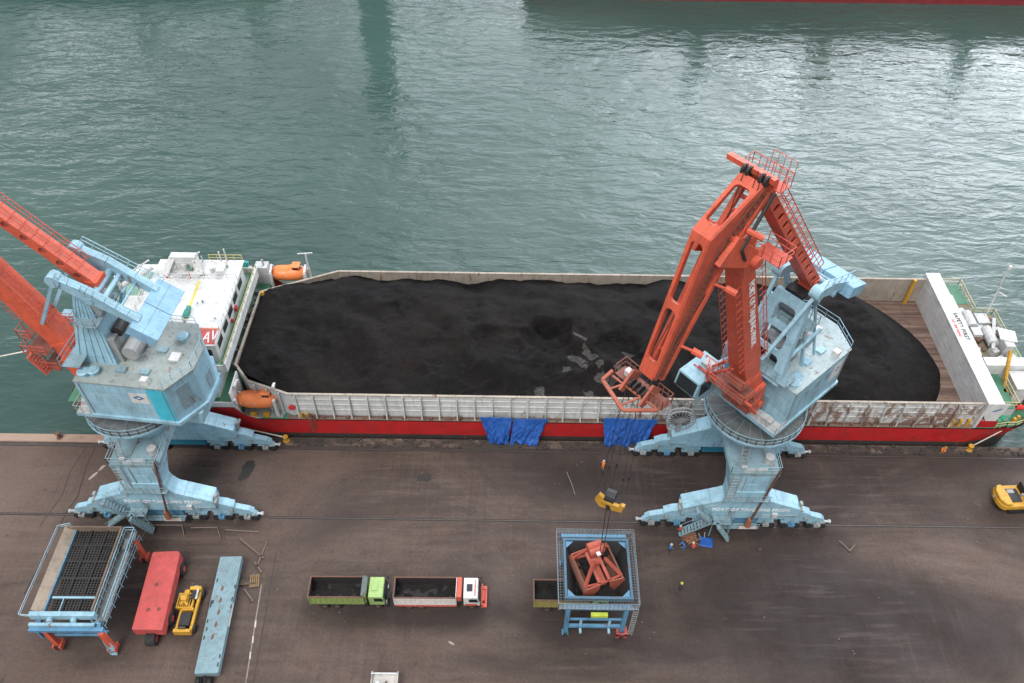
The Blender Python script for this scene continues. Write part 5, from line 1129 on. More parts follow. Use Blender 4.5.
# grab bucket
gr = empty('grab_bucket', (9.2, 40.7, 6.0), R(-70)); tag(gr, 'open orange two shell grab with rusty curved shells, resting in the hopper', 'grab')
def shell(s_):
    q = MB(); n = 12; half = 2.1; prof = []
    for i in range(n + 1):
        a = R(-100 + 150 * i / n); prof.append((1.35 + 1.0 * math.cos(a), -.1 + 1.15 * math.sin(a) + .3))
    for t in (0, .07):
        for (v, z) in prof:
            for u in (-half, half): q.v.append((u, s_ * (v - t), z))
    m_ = 2 * (n + 1)
    for i in range(n):
        o = 2 * i; q.f += [(o, o + 2, o + 3, o + 1), (m_ + o, m_ + o + 1, m_ + o + 3, m_ + o + 2)]
    q.f += [(0, 1, m_ + 1, m_), (m_ - 2, 2 * m_ - 2, 2 * m_ - 1, m_ - 1)]
    o = q.build('shell', paint('rusty worn orange shell', (.17, .07, .05), .7, .6, .6), gr)
    for u in (-half, half):
        q = MB(); q.prism([(s_ * v, z) for v, z in prof] + [(s_ * .5, 1.3), (s_ * .6, .2)], lambda a, b, w: (u - .05 + w, a, b), .1); q.build('end_plate', paint('sooty orange paint', (.36, .10, .06), .6, .4, .5), o)
for s_ in (-1, 1): shell(s_)
q = MB(); q.box(-1.5, -.3, -.75, .75, 2.5, 3.4); q.tube((-1.2, -.8, 3.4), (-1.2, .8, 3.4), .4, 12); q.tube((-.6, -.8, 3.3), (-.6, .8, 3.3), .4, 12); q.build('head_block', MATS['dull red orange steel'] if 'dull red orange steel' in MATS else paint('dull red orange steel', (.36, .075, .045), .6, .25, .45), gr, bev=.04)
q = MB()
for u in (-1.7, 1.7):
    for s_ in (-1, 1): q.beam((u * .45 - .5, s_ * .6, 2.9), (u, s_ * 2.05, .9), .26, .3, (1, 0, 0)); q.beam((u, s_ * 2.1, .9), (u, s_ * .35, .5), .22, .25, (1, 0, 0))
for s_ in (-1, 1): q.beam((-1.9, s_ * .55, 1.2), (1.9, s_ * .55, 1.2), .25, .3, (0, 0, 1))
q.build('arm', paint('dull red orange steel', (.36, .075, .045), .6, .25, .45), gr)
q = MB(); q.beam((-1.9, 0, .6), (1.9, 0, .6), .6, .5, (0, 1, 0)); q.tube((-.5, -.5, 1.0), (-.5, .5, 1.0), .4, 12); q.build('lower_block', MATS['dull red orange steel'], gr)
q = MB(); q.box(-.3, .1, -.2, .2, 3.4, 3.6); q.build('white_plate', WHITE, gr)
# hanging swivel
hb = empty('swivel_block', (HB[0], HB[1], HB[2]), R(-25)); tag(hb, 'yellow and black swivel block hanging on the crane ropes above the hopper', 'hook block')
q = MB(); q.tube((-.5, .1, .3), (.6, .1, .3), .75, 16); q.tube((0, .1, -1.3), (0, .1, .2), .32, 12); q.build('drum', BLACK, hb)
q = MB(); q.prism([(-1.5, -.2), (-1.1, .9), (-.5, .6), (-.7, -.5), (-.2, -1.0), (-.9, -1.0)], lambda u, v, w: (u, -.7 + w, v), .4); q.prism([(.5, -.9), (1.7, -.6), (1.9, .5), (1.5, .5), (1.0, -.2), (.3, -.4)], lambda u, v, w: (u, -.7 + w, v), .4); q.box(-1.2, 1.4, -.75, -.35, -.2, .15); q.build('side_arm', paint('greasy yellow paint', (.44, .24, .03), .5, .35, .5), hb)
hb.scale = (.85, .85, 1)
q = MB(); q.tube((-.2, 0, -1.2), (.0, .0, -10.4), .05, 5); q.tube((.3, 0, -1.2), (.35, .0, -10.3), .05, 5); q.tube((.05, 0, -1.8), (.05, 0, -1.2), .25, 8); q.build('closing_rope', ROPE_M, hb)

# ------------------------------------------------------------------ screening hopper, trailers, machines on the left
lh = empty('screening_hopper', (-45.2, 40.2, 0), R(.5)); tag(lh, 'wide blue screening hopper with a black grid top and orange wheeled legs', 'hopper', 'coal hoppers on the quay')
A0, A1, B0, B1 = -3.1, 3.1, -4.7, 4.8
for cx, cy in ((-1.9, -6.0), (3.9, -6.3), (-1.9, 4.0), (4.1, 4.0)):
    q = MB(); q.box(cx - .24, cx + .24, cy - .24, cy + .24, .6, 4.4); lg = q.build('leg', ORANGE, lh)
    q = MB(); q.tube((cx - .22, cy, .5), (cx + .22, cy, .5), .5, 14); q.build('wheel', RUBBER, lg)
    q = MB(); q.box(cx - .45, cx - .26, cy - .5, cy + .5, .5, 1.1); q.box(cx + .26, cx + .45, cy - .5, cy + .5, .5, 1.1); q.build('fork', ORANGE_DK, lg)
q = MB()
for yy in (-6.1, B1 - .6): q.box(-3.3, 4.2, yy - .2, yy + .2, 4.4, 4.85)
for xx in (-2.6, 3.6): q.box(xx - .2, xx + .2, -5.88, B1 - .82, 4.4, 4.8)
q.box(-2.4, 3.4, -5.2, -4.95, 1.8, 2.0); q.box(-2.4, 3.4, -5.9, -5.7, 2.6, 2.8); q.beam((0, -5.8, 2.7), (1, -5.1, 1.9), .16); q.box(-3.2, -3.0, -5.9, -5.0, 2.0, 4.4); q.build('frame', BLUE_MID, lh)
q = MB(); q.box(-3.3, 3.3, -5.2, -4.72, 5.0, 5.9); q.tube((-1.2, -5.6, 5.4), (-1.2, -5.0, 5.4), .3, 10); q.tube((1.2, -5.6, 5.4), (1.2, -5.0, 5.4), .3, 10); q.box(-3.3, 3.3, -5.9, -5.6, 4.9, 5.2); q.build('front_beam', BLUE, lh)
q = MB(); q.add([(A0, B0, 6.2), (A0 + 1.0, B0, 5.45), (A0 + 1.0, B1, 5.45), (A0, B1, 6.2), (A0, B0, 6.12), (A0 + 1.0, B0, 5.37), (A0 + 1.0, B1, 5.37), (A0, B1, 6.12)], [(0, 1, 2, 3), (4, 7, 6, 5), (0, 4, 5, 1), (2, 6, 7, 3), (0, 3, 7, 4), (1, 5, 6, 2)])
q.build('side_chute', CONC_TAN, lh)
q = MB(); q.box(A1 - .15, A1, B0, B1, 4.9, 6.2); q.box(A0 + .2, A1 - .16, B1 - .12, B1, 4.9, 6.2); q.build('bin_wall', paint('brown rusted wall', (.17, .12, .09), .8, .4, .5), lh)
q = MB(); q.box(A0 + 1.0, A0 + 1.12, B0, B1 - .13, 5.2, 5.62); q.build('blue_edge', BLUE_MID, lh)
q = MB(); q.box(A0 + 1.1, A1 - .16, B0, B1 - .13, 4.3, 4.4); q.build('bin_floor', paint('sooty bin floor', (.03, .028, .028), .8, .3, .3), lh)
q = MB()
for i in range(16): u = A0 + 1.2 + i * (A1 - A0 - 1.4) / 15; q.box(u - .035, u + .035, B0 + .02, B1 - .15, 5.3, 5.42)
for j in range(34): v = B0 + .05 + j * (B1 - B0 - .25) / 33; q.box(A0 + 1.14, A1 - .17, v - .03, v + .03, 5.26, 5.36)
q.build('grid', paint('dark grid steel', (.045, .042, .042), .6, .3, .4), lh)
q = MB()
for i in (1, 2): u = A0 + 1.12 + i * (A1 - A0 - 1.3) / 3; q.box(u - .1, u + .1, B0 + .02, B1 - .15, 5.2, 5.5)
for j in range(1, 5): v = B0 + j * (B1 - B0) / 5; q.box(A0 + 1.14, A1 - .17, v - .09, v + .09, 5.22, 5.47)
q.build('grid_beam', BLACK, lh)
rnd = random.Random(4)
q = MB(); n1_, n2_ = 24, 40
for i in range(n1_ + 1):
    for j in range(n2_ + 1):
        u, v = A0 + 1.2 + (A1 - A0 - 1.45) * i / n1_, -1.2 + (B1 - .2 + 1.2) * j / n2_; q.v.append((u, v, 5.27 + .22 * noise.noise((u * 1.3, v * 1.3, 4)) - .35 * max(0, (.0 - v)) ))
for i in range(n1_):
    for j in range(n2_): o = i * (n2_ + 1) + j; q.f.append((o, o + n2_ + 1, o + n2_ + 2, o + 1))
q.build('coal_residue', COAL_DK, lh, True)
q = MB(); q.box(A0 + 1.4, A1 - .3, -3.2, -3.0, 5.5, 5.66); q.tube((A0 + 2.6, -4.6, 5.6), (A0 + 2.6, -3.2, 5.6), .06, 6); q.build('blue_cross_bar', BLUE, lh)
q = MB(); q.box(A1 + .05, A1 + 1.2, B0 - .6, B1, 4.86, 4.92); q.box(A1 + .6, A1 + 1.1, 2.4, 3.6, 4.93, 5.7); q.build('side_walkway', GRATE, lh)
q = MB(); q.rail([(A1 + 1.2, B0 - .6, 4.9), (A1 + 1.2, B1, 4.9), (A1 + .1, B1, 4.9)], 1.1, .9, .045); q.rail([(A1 + .12, B0, 4.9), (A1 + .12, B1, 4.9)], 1.1, .9, .045); q.rail([(A1 + .65, B0 - .6, 3.2), (A1 + 1.2, B1, 3.2)], 1.1, 1.1, .045)
q.stair((A1 + .9, -6.8, .3), (A1 + .2, -5.4, 4.8), .6, (1, 0, 0)); q.build('walkway_railing', BLUE, lh)
q = MB(); q.rail([(A0, B1 + .7, 5.0), (A0 - 1.2, B1 + .4, 5.0), (A0 - 1.4, B0 - .2, 5.0), (A0, B0 - .3, 5)], .6, 3.4, .05); q.build('outer_railing', paint('pale grey blue tube', (.30, .40, .45), .5), lh)

rb = empty('red_trailer', (-37.9, 39.6, 0), R(3.5)); tag(rb, 'flat topped faded red box trailer with black tyres beside the screening hopper', 'trailer')
q = MB(); q.prism([(-1.6, -4.3), (1.6, -4.5), (1.5, 4.3), (1.2, 4.6), (-1.5, 4.6), (-1.6, 4.3)], fr_xy(1.0), 1.35); q.build('body', RED_FADE, rb, bev=.08)
q = MB(); rnd = random.Random(2)
for (u, v) in ((-.4, -2.2), (.7, -2.2), (-.2, .6)): blot_pts = None; q.tube((u, v, 2.345), (u, v, 2.356), .22, 12)
q.build('top_stain', paint('sooty red patch', (.16, .04, .035), .7, .3, .5), rb)
for (u, v) in ((1.55, 3.2), (1.6, -2.6), (-1.6, 3.2), (-1.6, -2.6), (.1, -4.7)):
    q = MB(); rr = .75
    if v < -4: q.tube((u - .5, v, rr), (u + .5, v, rr), rr, 18)
    else: q.tube((u - .22, v, rr), (u + .22, v, rr), rr, 18)
    t = q.build('wheel', RUBBER, rb, bev=.05)
    q = MB(); d_ = .52 if v < -4 else .24; q.tube((u - d_, v, rr), (u + d_, v, rr), .36, 12); q.build('rim', RED_FADE, t)
q = MB(); q.box(-1.2, 1.2, -4.2, 4.2, .7, .99); q.build('chassis', BLACK, rb)

ym = empty('yellow_loader_frame', (-34.5, 38.2, 0), R(1)); tag(ym, 'small yellow machine with exposed engine and black parts between the red and blue trailers', 'machine')
q = MB(); q.box(-.9, -.62, -2.6, 1.0, .5, .9); q.box(.62, .9, -2.6, 2.4, .5, .9); q.box(-.9, .9, -2.75, -2.4, .45, 1.3); q.box(-.6, .6, -.3, 0, .5, 1.2); q.box(-.3, .9, 2.0, 2.4, .5, 1.3); q.build('frame', YELLOW, ym, bev=.03)
q = MB(); q.box(-.55, .55, -2.0, -.6, .55, 1.25); q.box(.1, .55, .9, 1.8, .6, 1.5); q.tube((-.3, -2.3, 1.35), (.4, -2.3, 1.35), .15, 8); q.build('engine', BLACK, ym)
q = MB(); q.box(-1.3, -1.15, -.1, 1.6, .9, 1.3); q.box(.3, .45, -.1, 1.6, .9, 1.3); q.box(-1.15, .3, -.1, .05, .9, 1.3); q.box(-1.15, .3, 1.45, 1.6, .9, 1.3); q.beam((-1.2, 0, 1.2), (.3, 1.5, 1.2), .12); q.beam((.3, 0, 1.2), (-1.2, 1.5, 1.2), .12); q.box(-.7, -.1, .5, 1.0, 1.2, 2.0); q.tube((-.8, .3, 1.35), (-.2, 1.2, 1.9), .18, 8); q.tube((-.1, .2, 1.35), (-.9, 1.1, 1.7), .14, 8)
for i in range(7): q.tube((-1.2 + i * .22, .0, 1.35), (-1.2 + i * .22, 1.4, 1.35 + .12 * (i % 3)), .05, 5)
q.box(-.7, -.2, 1.2, 1.9, .9, 1.5); q.build('pump_deck', YELLOW, ym)
q = MB(); q.box(.5, .75, .9, 2.0, 1.3, 1.4); q.box(.1, .5, 2.4, 2.5, .6, 1.2); q.build('white_panel', WHITE_DIRTY, ym)
for (u, v) in ((1.0, 1.9), (-.9, 1.8), (1.0, -2.0), (-1.0, -2.0)):
    q = MB(); q.tube((u - .15, v, .42), (u + .15, v, .42), .42, 14); q.build('wheel', RUBBER, ym)

bt = empty('blue_trailer', (-30.9, 37.5, 0), R(2.6)); tag(bt, 'long pale blue flat trailer deck with rust spots, parked along the lane line', 'trailer')
q = MB(); q.prism(rounded(-1.2, 1.2, -6.4, 6.6, .12), fr_xy(.75), .75); q.build('deck', GREYBLUE, bt, bev=.05)
q = MB(); rnd = random.Random(6)
for v in (-5.1, 5.5):
    for u in (-.5, .4):
        for i in range(14): a, b = R(i * 360 / 14), R((i + 1) * 360 / 14); q.beam((u + .34 * math.cos(a), v + .34 * math.sin(a), 1.51), (u + .34 * math.cos(b), v + .34 * math.sin(b), 1.51), .06, .03, (math.cos(a), math.sin(a), 0))
q.build('tie_ring', paint('pale ring', (.23, .31, .33), .5), bt)
q = MB()
for i in range(5): blx = -.15 + .1 * math.sin(i); q.prism([(blx + .16 * math.cos(R(a)) * (1 + .3 * math.sin(a)), -2.6 + i * 1.35 + .32 * math.sin(R(a))) for a in range(0, 360, 30)], fr_xy(1.502), .008)
q.build('rust_spot', RUSTY, bt)
q = MB(); 
for i in range(12): u, v = rnd.choice((-1.05, 1.0)) + rnd.uniform(-.1, .1), rnd.uniform(-6, 6); q.box(u, u + .12, v, v + .4, 1.505, 1.55)
q.build('cleat', BLACK, bt)
q = MB(); q.box(1.202, 1.22, -1.4, 1.2, 1.0, 1.35); q.build('white_lettering_strip', WRITE_W, bt)
q = MB(); q.box(-.9, .9, -6.2, 6.2, .45, .74); q.build('chassis', BLACK, bt)
for (u, v) in ((-1.0, -6.75), (.2, -6.9), (-.95, 4.6), (.95, 4.6), (-.95, 3.3), (.95, 3.3)):
    q = MB(); q.tube((u - .2, v, .45), (u + .2, v, .45), .45, 14); q.build('wheel', RUBBER, bt)
q = MB(); q.beam((-.3, -6.4, .9), (.0, -7.6, .5), .2); q.beam((-.6, -6.4, .7), (-1.1, -7.3, .4), .3); q.build('drawbar', BLACK, bt)

# white pickup at the bottom edge
pk = empty('white_truck', (-12.45, 30.2, 0)); tag(pk, 'white flatbed truck with a slotted headboard at the bottom edge', 'truck')
q = MB(); q.box(-1.3, 1.3, -4.2, 1.3, .9, 1.05); q.box(-1.35, -1.28, -4.2, 1.35, 1.05, 1.6); q.box(1.28, 1.35, -4.2, 1.35, 1.05, 1.6); q.build('flatbed', paint('dusty white flatbed', (.50, .48, .45), .6, .15, .5), pk)
q = MB(); q.plate([(-1.35, 1.05), (1.35, 1.05), (1.35, 2.1), (-1.35, 2.1)], [[(-1.15, 1.3), (-.1, 1.3), (-.1, 1.5), (-1.15, 1.5)], [(.1, 1.3), (1.15, 1.3), (1.15, 1.5), (.1, 1.5)], [(-1.15, 1.7), (-.1, 1.7), (-.1, 1.9), (-1.15, 1.9)], [(.1, 1.7), (1.15, 1.7), (1.15, 1.9), (.1, 1.9)]], lambda u, v, w: (u, 1.35 - (v - 1.05) * .45 + w, v), .08); q.build('headboard', WHITE, pk)
q = MB(); q.box(-.7, -.1, -.6, .2, 1.06, 1.45); q.box(-.9, -.5, .1, .5, 1.06, 1.3); q.build('load_box', WHITE, pk)
q = MB(); q.tube((.1, -.6, 1.1), (.2, .4, 1.5), .09, 6); q.tube((-.6, -.9, 1.2), (-.3, -.3, 1.5), .1, 6); q.build('strap_gear', RUSTY, pk)
q = MB(); q.box(-1.0, 1.0, -4.0, 1.3, .55, .89); q.build('chassis', BLACK, pk)
for (u, v) in ((-1.1, .4), (1.1, .4), (-1.1, -3.2), (1.1, -3.2)): 
    q = MB(); q.tube((u - .15, v, .45), (u + .15, v, .45), .45, 14); q.build('wheel', RUBBER, pk)

# yellow excavator at the right edge: tail to the left
ex = empty('excavator', (61.6, 53.4, 0), R(4)); tag(ex, 'yellow excavator with a rounded tail and black engine deck at the right edge', 'excavator')
for s_ in (-1, 1):
    q = MB(); q.prism([(-2.0, .25), (-1.7, .0), (1.7, 0), (2.0, .25), (2.0, .6), (1.6, .85), (-1.6, .85), (-2.0, .6)], lambda u, v, w: (u, s_ * 1.15 - .3 + w, v), .6); q.build('track', BLACK, ex)
q = MB(); q.tube((0, 0, .7), (0, 0, 1.0), .8, 16); q.build('slew_ring', BLACK, ex)
q = MB(); q.prism([(-3.5, -.5), (-3.45, .6), (-3.1, 1.35), (-2.6, 1.5), (1.2, 1.5), (1.2, -1.5), (-2.9, -1.5), (-3.3, -1.15)], fr_xy(1.0), .75); q.build('upper_body', YELLOW, ex, bev=.12)
q = MB(); q.prism([(-3.45, -.5), (-3.4, .6), (-3.05, 1.3), (-2.5, 1.4), (-2.2, .2), (-2.2, -1.45), (-2.85, -1.45), (-3.2, -1.1)], fr_xy(1.752), .5); q.build('counterweight', YELLOW, ex, bev=.12)
q = MB(); q.box(-2.15, -.7, -.9, .9, 1.752, 1.95); q.box(-.4, 1.2, .1, 1.3, 1.752, 2.9); q.build('engine_deck', BLACK, ex, bev=.08)
q = MB(); q.box(-2.0, -1.2, .25, .75, 1.952, 2.0); q.tube((-.6, -.2, 1.9), (-.6, -.2, 2.4), .14, 8); q.build('grey_hatch', GREYP, ex)
q = MB(); q.box(-.3, .6, -1.4, -.4, 1.752, 2.3); q.build('tank', YELLOW, ex, bev=.08)
q = MB(); q.box(-3.47, -3.44, -.3, .4, 1.2, 1.6); q.build('white_plate', WHITE, ex)
q = MB(); q.prism([(.2, 1.8), (1.4, 1.6), (4.2, 3.9), (6.4, 2.9), (6.5, 3.3), (4.3, 4.6)], lambda u, v, w: (u, -.5 + w, v), .45); q.build('boom', YELLOW, ex)

# ------------------------------------------------------------------ people
def person(x, y, rz, label, top, legs, helmet, bend=0.0, crouch=False):
    r = empty('person', (x, y, 0), rz); tag(r, label, 'person', 'workers on the quay')
    if crouch: P = {'pel': (0, 0, .42), 'ch': (.16, 0, .85), 'nk': (.24, 0, 1.02), 'hd': (.28, 0, 1.2), 'kn': (.38, .55), 'hip': .12}
    else: P = {'pel': (0, 0, .93), 'ch': (bend * .5, 0, 1.33), 'nk': (bend * .7, 0, 1.5), 'hd': (bend * .8 + .03, 0, 1.66)}
    V = [P['pel'], P['ch'], P['nk'], P['hd'], (P['hd'][0] + .02, 0, P['hd'][2] + .08)]; Rr = [(.16, .13), (.18, .12), (.065, .065), (.095, .09), (.07, .07)]; Ed = [(0, 1), (1, 2), (2, 3), (3, 4)]
    for s_ in (-1, 1):
        k = len(V); cx, cz = P['ch'][0], P['ch'][2]
        V += [(cx, s_ * .2, cz + .06), (cx + .1, s_ * .27, cz - .22), (cx + .3, s_ * .2, cz - .36), (cx + .38, s_ * .19, cz - .38)]; Rr += [(.07, .07), (.052, .052), (.042, .042), (.045, .03)]; Ed += [(1, k), (k, k + 1), (k + 1, k + 2), (k + 2, k + 3)]
        k = len(V)
        if crouch: V += [(.05, s_ * .12, .4), (.42, s_ * .17, .52), (.22, s_ * .16, .1), (.36, s_ * .17, .04)]
        else: V += [(0, s_ * .1, .86), (.05 * s_, s_ * .11, .48), (.06 * s_ - .03, s_ * .12, .09), (.06 * s_ + .12, s_ * .13, .04)]
        Rr += [(.1, .1), (.065, .065), (.05, .05), (.05, .04)]; Ed += [(0, k), (k, k + 1), (k + 1, k + 2), (k + 2, k + 3)]
    me = bpy.data.meshes.new('body'); me.from_pydata(V, Ed, []); o = bpy.data.objects.new('body', me); COL.objects.link(o)
    sk = o.modifiers.new('skin', 'SKIN'); ss = o.modifiers.new('sub', 'SUBSURF'); ss.levels = 1; ss.render_levels = 2
    for i, rr in enumerate(Rr): me.skin_vertices[0].data[i].radius = rr
    me.skin_vertices[0].data[0].use_root = True
    dg = bpy.context.evaluated_depsgraph_get(); m2 = bpy.data.meshes.new_from_object(o.evaluated_get(dg)); bpy.data.objects.remove(o)
    m2.materials.clear()
    for m_ in (top, legs, SKIN): m2.materials.append(m_)
    zc, zl = P['nk'][2] - .01, P['pel'][2] + .02
    for p in m2.polygons:
        p.use_smooth = True; c = p.center
        hand = abs(c.y) > .12 and c.x > P['ch'][0] + .26 and c.z > P['ch'][2] - .5
        p.material_index = 2 if (c.z > zc or hand) else (0 if c.z > zl and not (crouch and c.x > .3 and c.z < .7) else 1)
    o = bpy.data.objects.new('body', m2); COL.objects.link(o); o.parent = r
    hx, hz_ = P['hd'][0], P['hd'][2]
    q = MB(); q.tube((hx, 0, hz_ + .05), (hx, 0, hz_ + .12), .125, 14, .12); q.tube((hx, 0, hz_ + .12), (hx, 0, hz_ + .2), .12, 14, .05); q.tube((hx + .02, 0, hz_ + .04), (hx + .02, 0, hz_ + .055), .155, 14); q.build('helmet', helmet, r, True)
    q = MB(); q.box(hx + .085, hx + .12, -.012, .012, hz_ - .03, hz_ + .015); q.build('nose', SKIN, r)
    return r
person(11.5, 57.4, 1.2, 'worker in orange overalls and white helmet standing near the yellow swivel block', HIVIS, HIVIS, WHITE, .1)
person(19.9, 48.6, 2.2, 'worker in a red shirt standing closest to the crane wheels', CLOTH_R, CLOTH_K, WHITE)
person(18.4, 46.2, .4, 'worker in blue and white standing on open ground left of the scrap pile', CLOTH_B, CLOTH_K, WHITE, .1)
person(20.2, 46.6, 3.4, 'worker in blue bending at the scrap pile below the crane', CLOTH_B, CLOTH_B, paint('blue helmet', (.03, .15, .5), .4), .5)
person(21.3, 46.5, 2.0, 'worker in a red shirt crouching beside the folded blue sheet', CLOTH_R, CLOTH_K, paint('cream helmet', (.7, .6, .4), .4), .3, True)
person(19.05, 41.5, 1.0, 'worker with a yellow helmet alone on the dark yard right of the hopper', CLOTH_K, CLOTH_K, CLOTH_Y)
person(54.9, 60.9, -1.6, 'worker in orange at the quay edge near the bow', HIVIS, HIVIS, YELLOW, .3, True)
person(29.9, 52.4, 2.6, 'worker in orange with white helmet behind the right crane leg', HIVIS, HIVIS, WHITE)
person(3.3, 61.0, 1.5, 'worker in yellow crouching under the blue tarpaulin by the ship', CLOTH_Y, HIVIS, WHITE, .2, True)

# ------------------------------------------------------------------ scrap pile, sheet, debris on the ground
sp = empty('scrap_pile', (21.0, 47.9, 0)); tag(sp, 'small heap of rusty scrap and rope below the right crane', 'scrap pile')
rnd = random.Random(9); q = MB()
for i in range(26):
    x, y, z = rnd.gauss(0, .5), rnd.gauss(0, .45), rnd.uniform(.06, .3); a = rnd.uniform(0, 6.3); l_ = rnd.uniform(.15, .55)
    q.obox((x, y, z), (l_ * math.cos(a), l_ * math.sin(a), rnd.uniform(-.1, .1)), (-.1 * math.sin(a), .1 * math.cos(a), 0), (0, 0, rnd.uniform(.03, .1)))
q.build('rusty_scrap', paint('orange brown scrap', (.20, .09, .05), .8, .4, .5), sp)
q = MB()
for i in range(10): x, y = rnd.gauss(.3, .6), rnd.gauss(.1, .5); q.tube((x, y, .1), (x + rnd.uniform(-.6, .6), y + rnd.uniform(-.6, .6), .35), .05, 6)
q.build('pipe', GREYP, sp)
q = MB(); vs = []
for j in range(9):
    for i in range(9): u, v = i / 8, j / 8; vs.append((22.1 + 1.5 * u + .2 * v, 47.0 + 1.3 * v - .3 * u, .05 + .16 * abs(noise.noise((u * 4, v * 4, 2))) + .05))
q.add(vs, [(j * 9 + i, j * 9 + i + 1, j * 9 + i + 10, j * 9 + i + 9) for j in range(8) for i in range(8)])
o = q.build('blue_sheet', TARP_M, None, True); m_ = o.modifiers.new('t', 'SOLIDIFY'); m_.thickness = .03; tag(o, 'crumpled blue sheet on the ground beside the scrap pile', 'tarpaulin')
def plank(a, b, w_, label):
    o = MB().beam((*a, .1), (*b, .1), w_, .12, (b[1] - a[1], a[0] - b[0], 0)).build('timber_plank', WOOD); tag(o, label, 'plank', 'timber lying by the lane'); return o
plank((-31.2, 47.1), (-28.0, 44.7), .2, 'longest grey timber lying diagonally at the top of the lane')
plank((-28.0, 46.9), (-28.5, 43.6), .18, 'grey timber pointing along the lane, beside the longest one')
plank((-28.9, 44.2), (-27.8, 42.9), .22, 'short grey timber above the small pallet')
plank((-29.3, 40.9), (-28.0, 39.5), .2, 'short dark timber at the start of the lane line')
plank((-30.2, 41.4), (-28.1, 41.6), .12, 'thin timber lying crosswise beside the blue trailer')
pal = empty('pallet', (-28.4, 41.9, 0), .15); tag(pal, 'small yellow brown wooden pallet beside the blue trailer', 'pallet')
q = MB()
for i in range(5): q.box(-.5 + i * .22, -.36 + i * .22, -.75, .75, .12, .16)
q.build('deck_board', paint('fresh yellow timber', (.20, .13, .06), .8, 0, .4), pal)
q = MB()
for yy in (-.65, 0, .6): q.box(-.5, .5, yy, yy + .1, .0, .118)
q.build('runner', WOOD, pal)
def barrier(pts, label):
    o = MB().path([(*p, .14) for p in pts], .06, 6).build('steel_pipe', paint('pale rusty pipe', (.17, .135, .115), .7, .4, .4)); tag(o, label, 'pipe', 'thin pipes lying on the quay')
barrier([(-42.6, 47.0), (-42.2, 48.7), (-38.4, 48.7), (-37.7, 47.2)], 'bent pale pipe lying right of the screening hopper')
barrier([(-37.3, 48.4), (-34.2, 48.5), (-33.5, 47.1)], 'bent pale pipe lying above the yellow machine')
barrier([(-33.2, 48.2), (-29.2, 48.0)], 'straight pale pipe lying below the left crane')
barrier([(7.0, 56.9), (7.6, 55.0), (7.9, 53.6)], 'thin pale pipe lying alone on open ground left of the swivel block')
barrier([(38.5, 47.9), (39.4, 46.6), (40.2, 47.4)], 'thin bent wire lying on the yard right of the crane')
rnd = random.Random(31)
lit = MB()
for i in range(120):
    x, y = rnd.uniform(-60, 66), rnd.uniform(26, 60); s_ = rnd.uniform(.03, .10)
    lit.obox((x, y, s_ * .3), (s_, s_ * .3, 0), (-s_ * .3, s_ * .7, 0), (0, 0, s_ * .3))
o = lit.build('ground_litter', paint('dusty grey litter', (.11, .09, .08), .8, 0, .5)); tag(o, 'scattered coal lumps and grit over the quay', 'litter', None, 'stuff')
rnd = random.Random(33); lit = MB()
for i in range(420):
    x, y = rnd.uniform(-28, 66), rnd.uniform(60.3, 61.5); s_ = rnd.uniform(.05, .28)
    lit.obox((x, y, .05 + s_ * .3), (s_, s_ * .3, 0), (-s_ * .2, s_ * .5, .02), (0, 0, s_ * .35))
o = lit.build('coal_spill', paint('dark spilled coal', (.035, .028, .025), .8, .2, .6)); tag(o, 'spilled coal lumps and rust flakes along the quay edge', 'coal', None, 'stuff')

# ------------------------------------------------------------------ ships across the basin
def far_ship(name, x0, x1, y, hullm, label, house_x, cranes):
    r = empty(name, ((x0 + x1) / 2, y + 14, -2.5)); tag(r, label, 'ship'); cx = (x0 + x1) / 2; h = (x1 - x0) / 2
    q = MB(); xs = [-1, -.97, -.9, -.8, .85, .94, 1.0]; hb_ = [.3, .7, .95, 1, 1, .7, .08]
    for t, b in zip(xs, hb_): q.v += [(t * h, -14 * b, -3), (t * h, -14 * b, 11), (t * h, 14 * b, 11), (t * h, 14 * b, -3)]
    for i in range(len(xs) - 1):
        o = 4 * i; q.f += [(o, o + 4, o + 5, o + 1), (o + 1, o + 5, o + 6, o + 2), (o + 2, o + 6, o + 7, o + 3)]
    q.f += [(0, 1, 2, 3), (24, 27, 26, 25)]; q.build('hull', hullm, r)
    q = MB(); q.box(house_x - cx - 8, house_x - cx + 8, -12, 12, 11, 27); q.box(house_x - cx - 6, house_x - cx + 5, -13, 13, 27, 30.5); q.build('bridge_house', WHITE, r)
    q = MB(); 
    for z in range(13, 27, 3): q.box(house_x - cx - 8.05, house_x - cx + 8.05, -12.05, -11.95, z, z + 1)
    q.build('window_row', GLASS_D, r)
    for c in cranes:
        q = MB(); q.tube((c - cx, 0, 11), (c - cx, 0, 27), 1.6, 12); q.beam((c - cx, 0, 24), (c - cx + 20, 0, 33), 1.6, 1.8); q.box(c - cx - 2.4, c - cx + 2.4, -2.4, 2.4, 22, 27); q.build('deck_crane', YELLOW if c % 2 else GREYP, r)
    q = MB()
    for k in range(5): u = -h * .62 + k * h * .3; q.box(u, u + h * .22, -10, 10, 11, 13)
    q.build('hatch_cover', GREYP, r)
    return r
far_ship('bulk_ship', 2, 205, 191.6, paint('far red hull', (.20, .025, .03), .5, 0, .1), 'dark red hulled ship across the water along the top edge', 185, (48, 81, 120))

far_ship('green_ship', -175, -58, 206.0, paint('far dark green hull', (.012, .05, .05), .5, 0, .1), 'dark green hulled ship across the water beyond the top left edge', -150, (-104, -72))
q = MB(); q.box(-40, -33, 203, 210, -2.5, 34); q.beam((-36.5, 206, 30), (-36.5, 232, 40), 3); tag(q.build('loading_tower', paint('far dark green tower', (.012, .07, .055), .6)), 'tall dark green tower across the water beyond the top edge', 'tower')

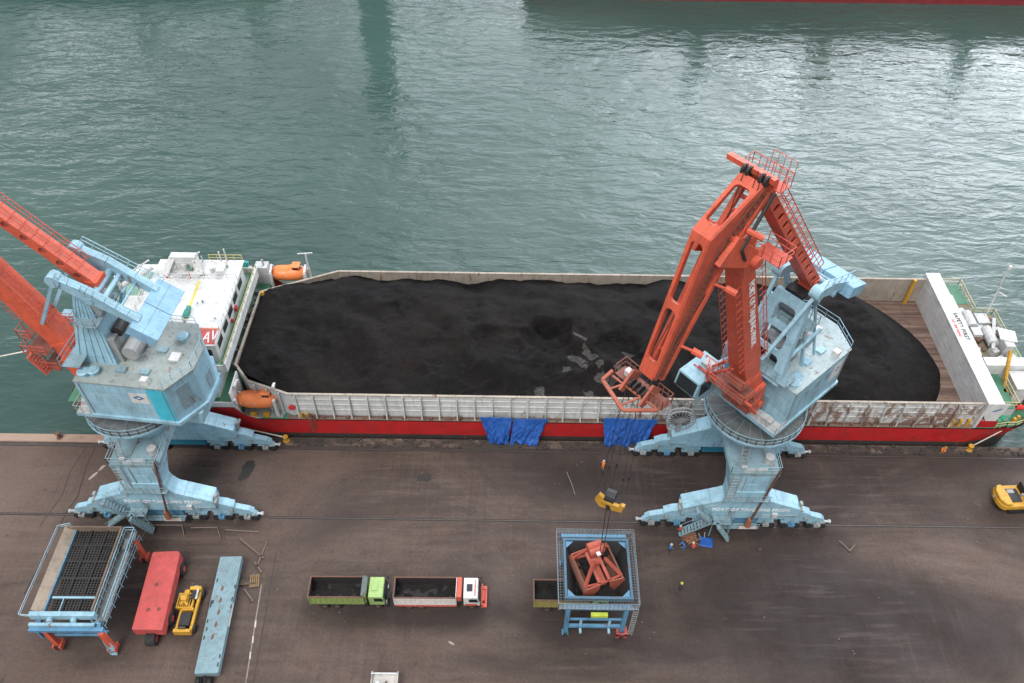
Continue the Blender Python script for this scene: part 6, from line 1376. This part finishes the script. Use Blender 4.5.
# ------------------------------------------------------------------ far-apart pieces of one part become parts of their own
def split_parts():
    skip = ('railing', 'grid', 'net', 'guard', 'ladder', 'stair', 'lettering', 'rope', 'fittings', 'gear', 'litter', 'spill', 'scrap', 'pipe', 'tie_ring', 'joist', 'coal', 'emblem')
    dgv = {}
    for o in [o for o in COL.objects if o.type == 'MESH' and o.parent and len(o.data.vertices) < 4000 and not any(k in o.name for k in skip)]:
        me = o.data; n = len(me.vertices); par = list(range(n))
        def find(a):
            while par[a] != a: par[a] = par[par[a]]; a = par[a]
            return a
        for e in me.edges:
            a, b = find(e.vertices[0]), find(e.vertices[1])
            if a != b: par[a] = b
        isl = {}
        for i in range(n): isl.setdefault(find(i), []).append(i)
        if not 2 <= len(isl) <= 40: continue
        keys = list(isl); bx = []
        for k in keys:
            P = [me.vertices[i].co for i in isl[k]]; bx.append((Vector([min(p[a] for p in P) for a in range(3)]), Vector([max(p[a] for p in P) for a in range(3)])))
        grp = list(range(len(keys)))
        def gf(a):
            while grp[a] != a: a = grp[a]
            return a
        for i in range(len(keys)):
            for j in range(i):
                gap = Vector([max(0, bx[i][0][a] - bx[j][1][a], bx[j][0][a] - bx[i][1][a]) for a in range(3)]).length
                size = max((bx[i][1] - bx[i][0]).length, (bx[j][1] - bx[j][0]).length)
                if gap < .22 * size: grp[gf(i)] = gf(j)
        sets = {}
        for i in range(len(keys)): sets.setdefault(gf(i), []).append(i)
        if len(sets) < 2: continue
        base = o.name.split('.')[0]
        for t, mem in enumerate(sets.values()):
            vid = {v: c for c, v in enumerate(v for i in mem for v in isl[keys[i]])}
            nm = bpy.data.meshes.new(base); nm.from_pydata([me.vertices[v].co[:] for v in vid], [], [[vid[v] for v in p.vertices] for p in me.polygons if p.vertices[0] in vid])
            for m_ in me.materials: nm.materials.append(m_)
            if me.polygons and me.polygons[0].use_smooth:
                for p in nm.polygons: p.use_smooth = True
            if t == 0: first = nm
            else:
                c = o.copy(); c.data = nm; c.name = base; COL.objects.link(c)
        o.data = first
split_parts()
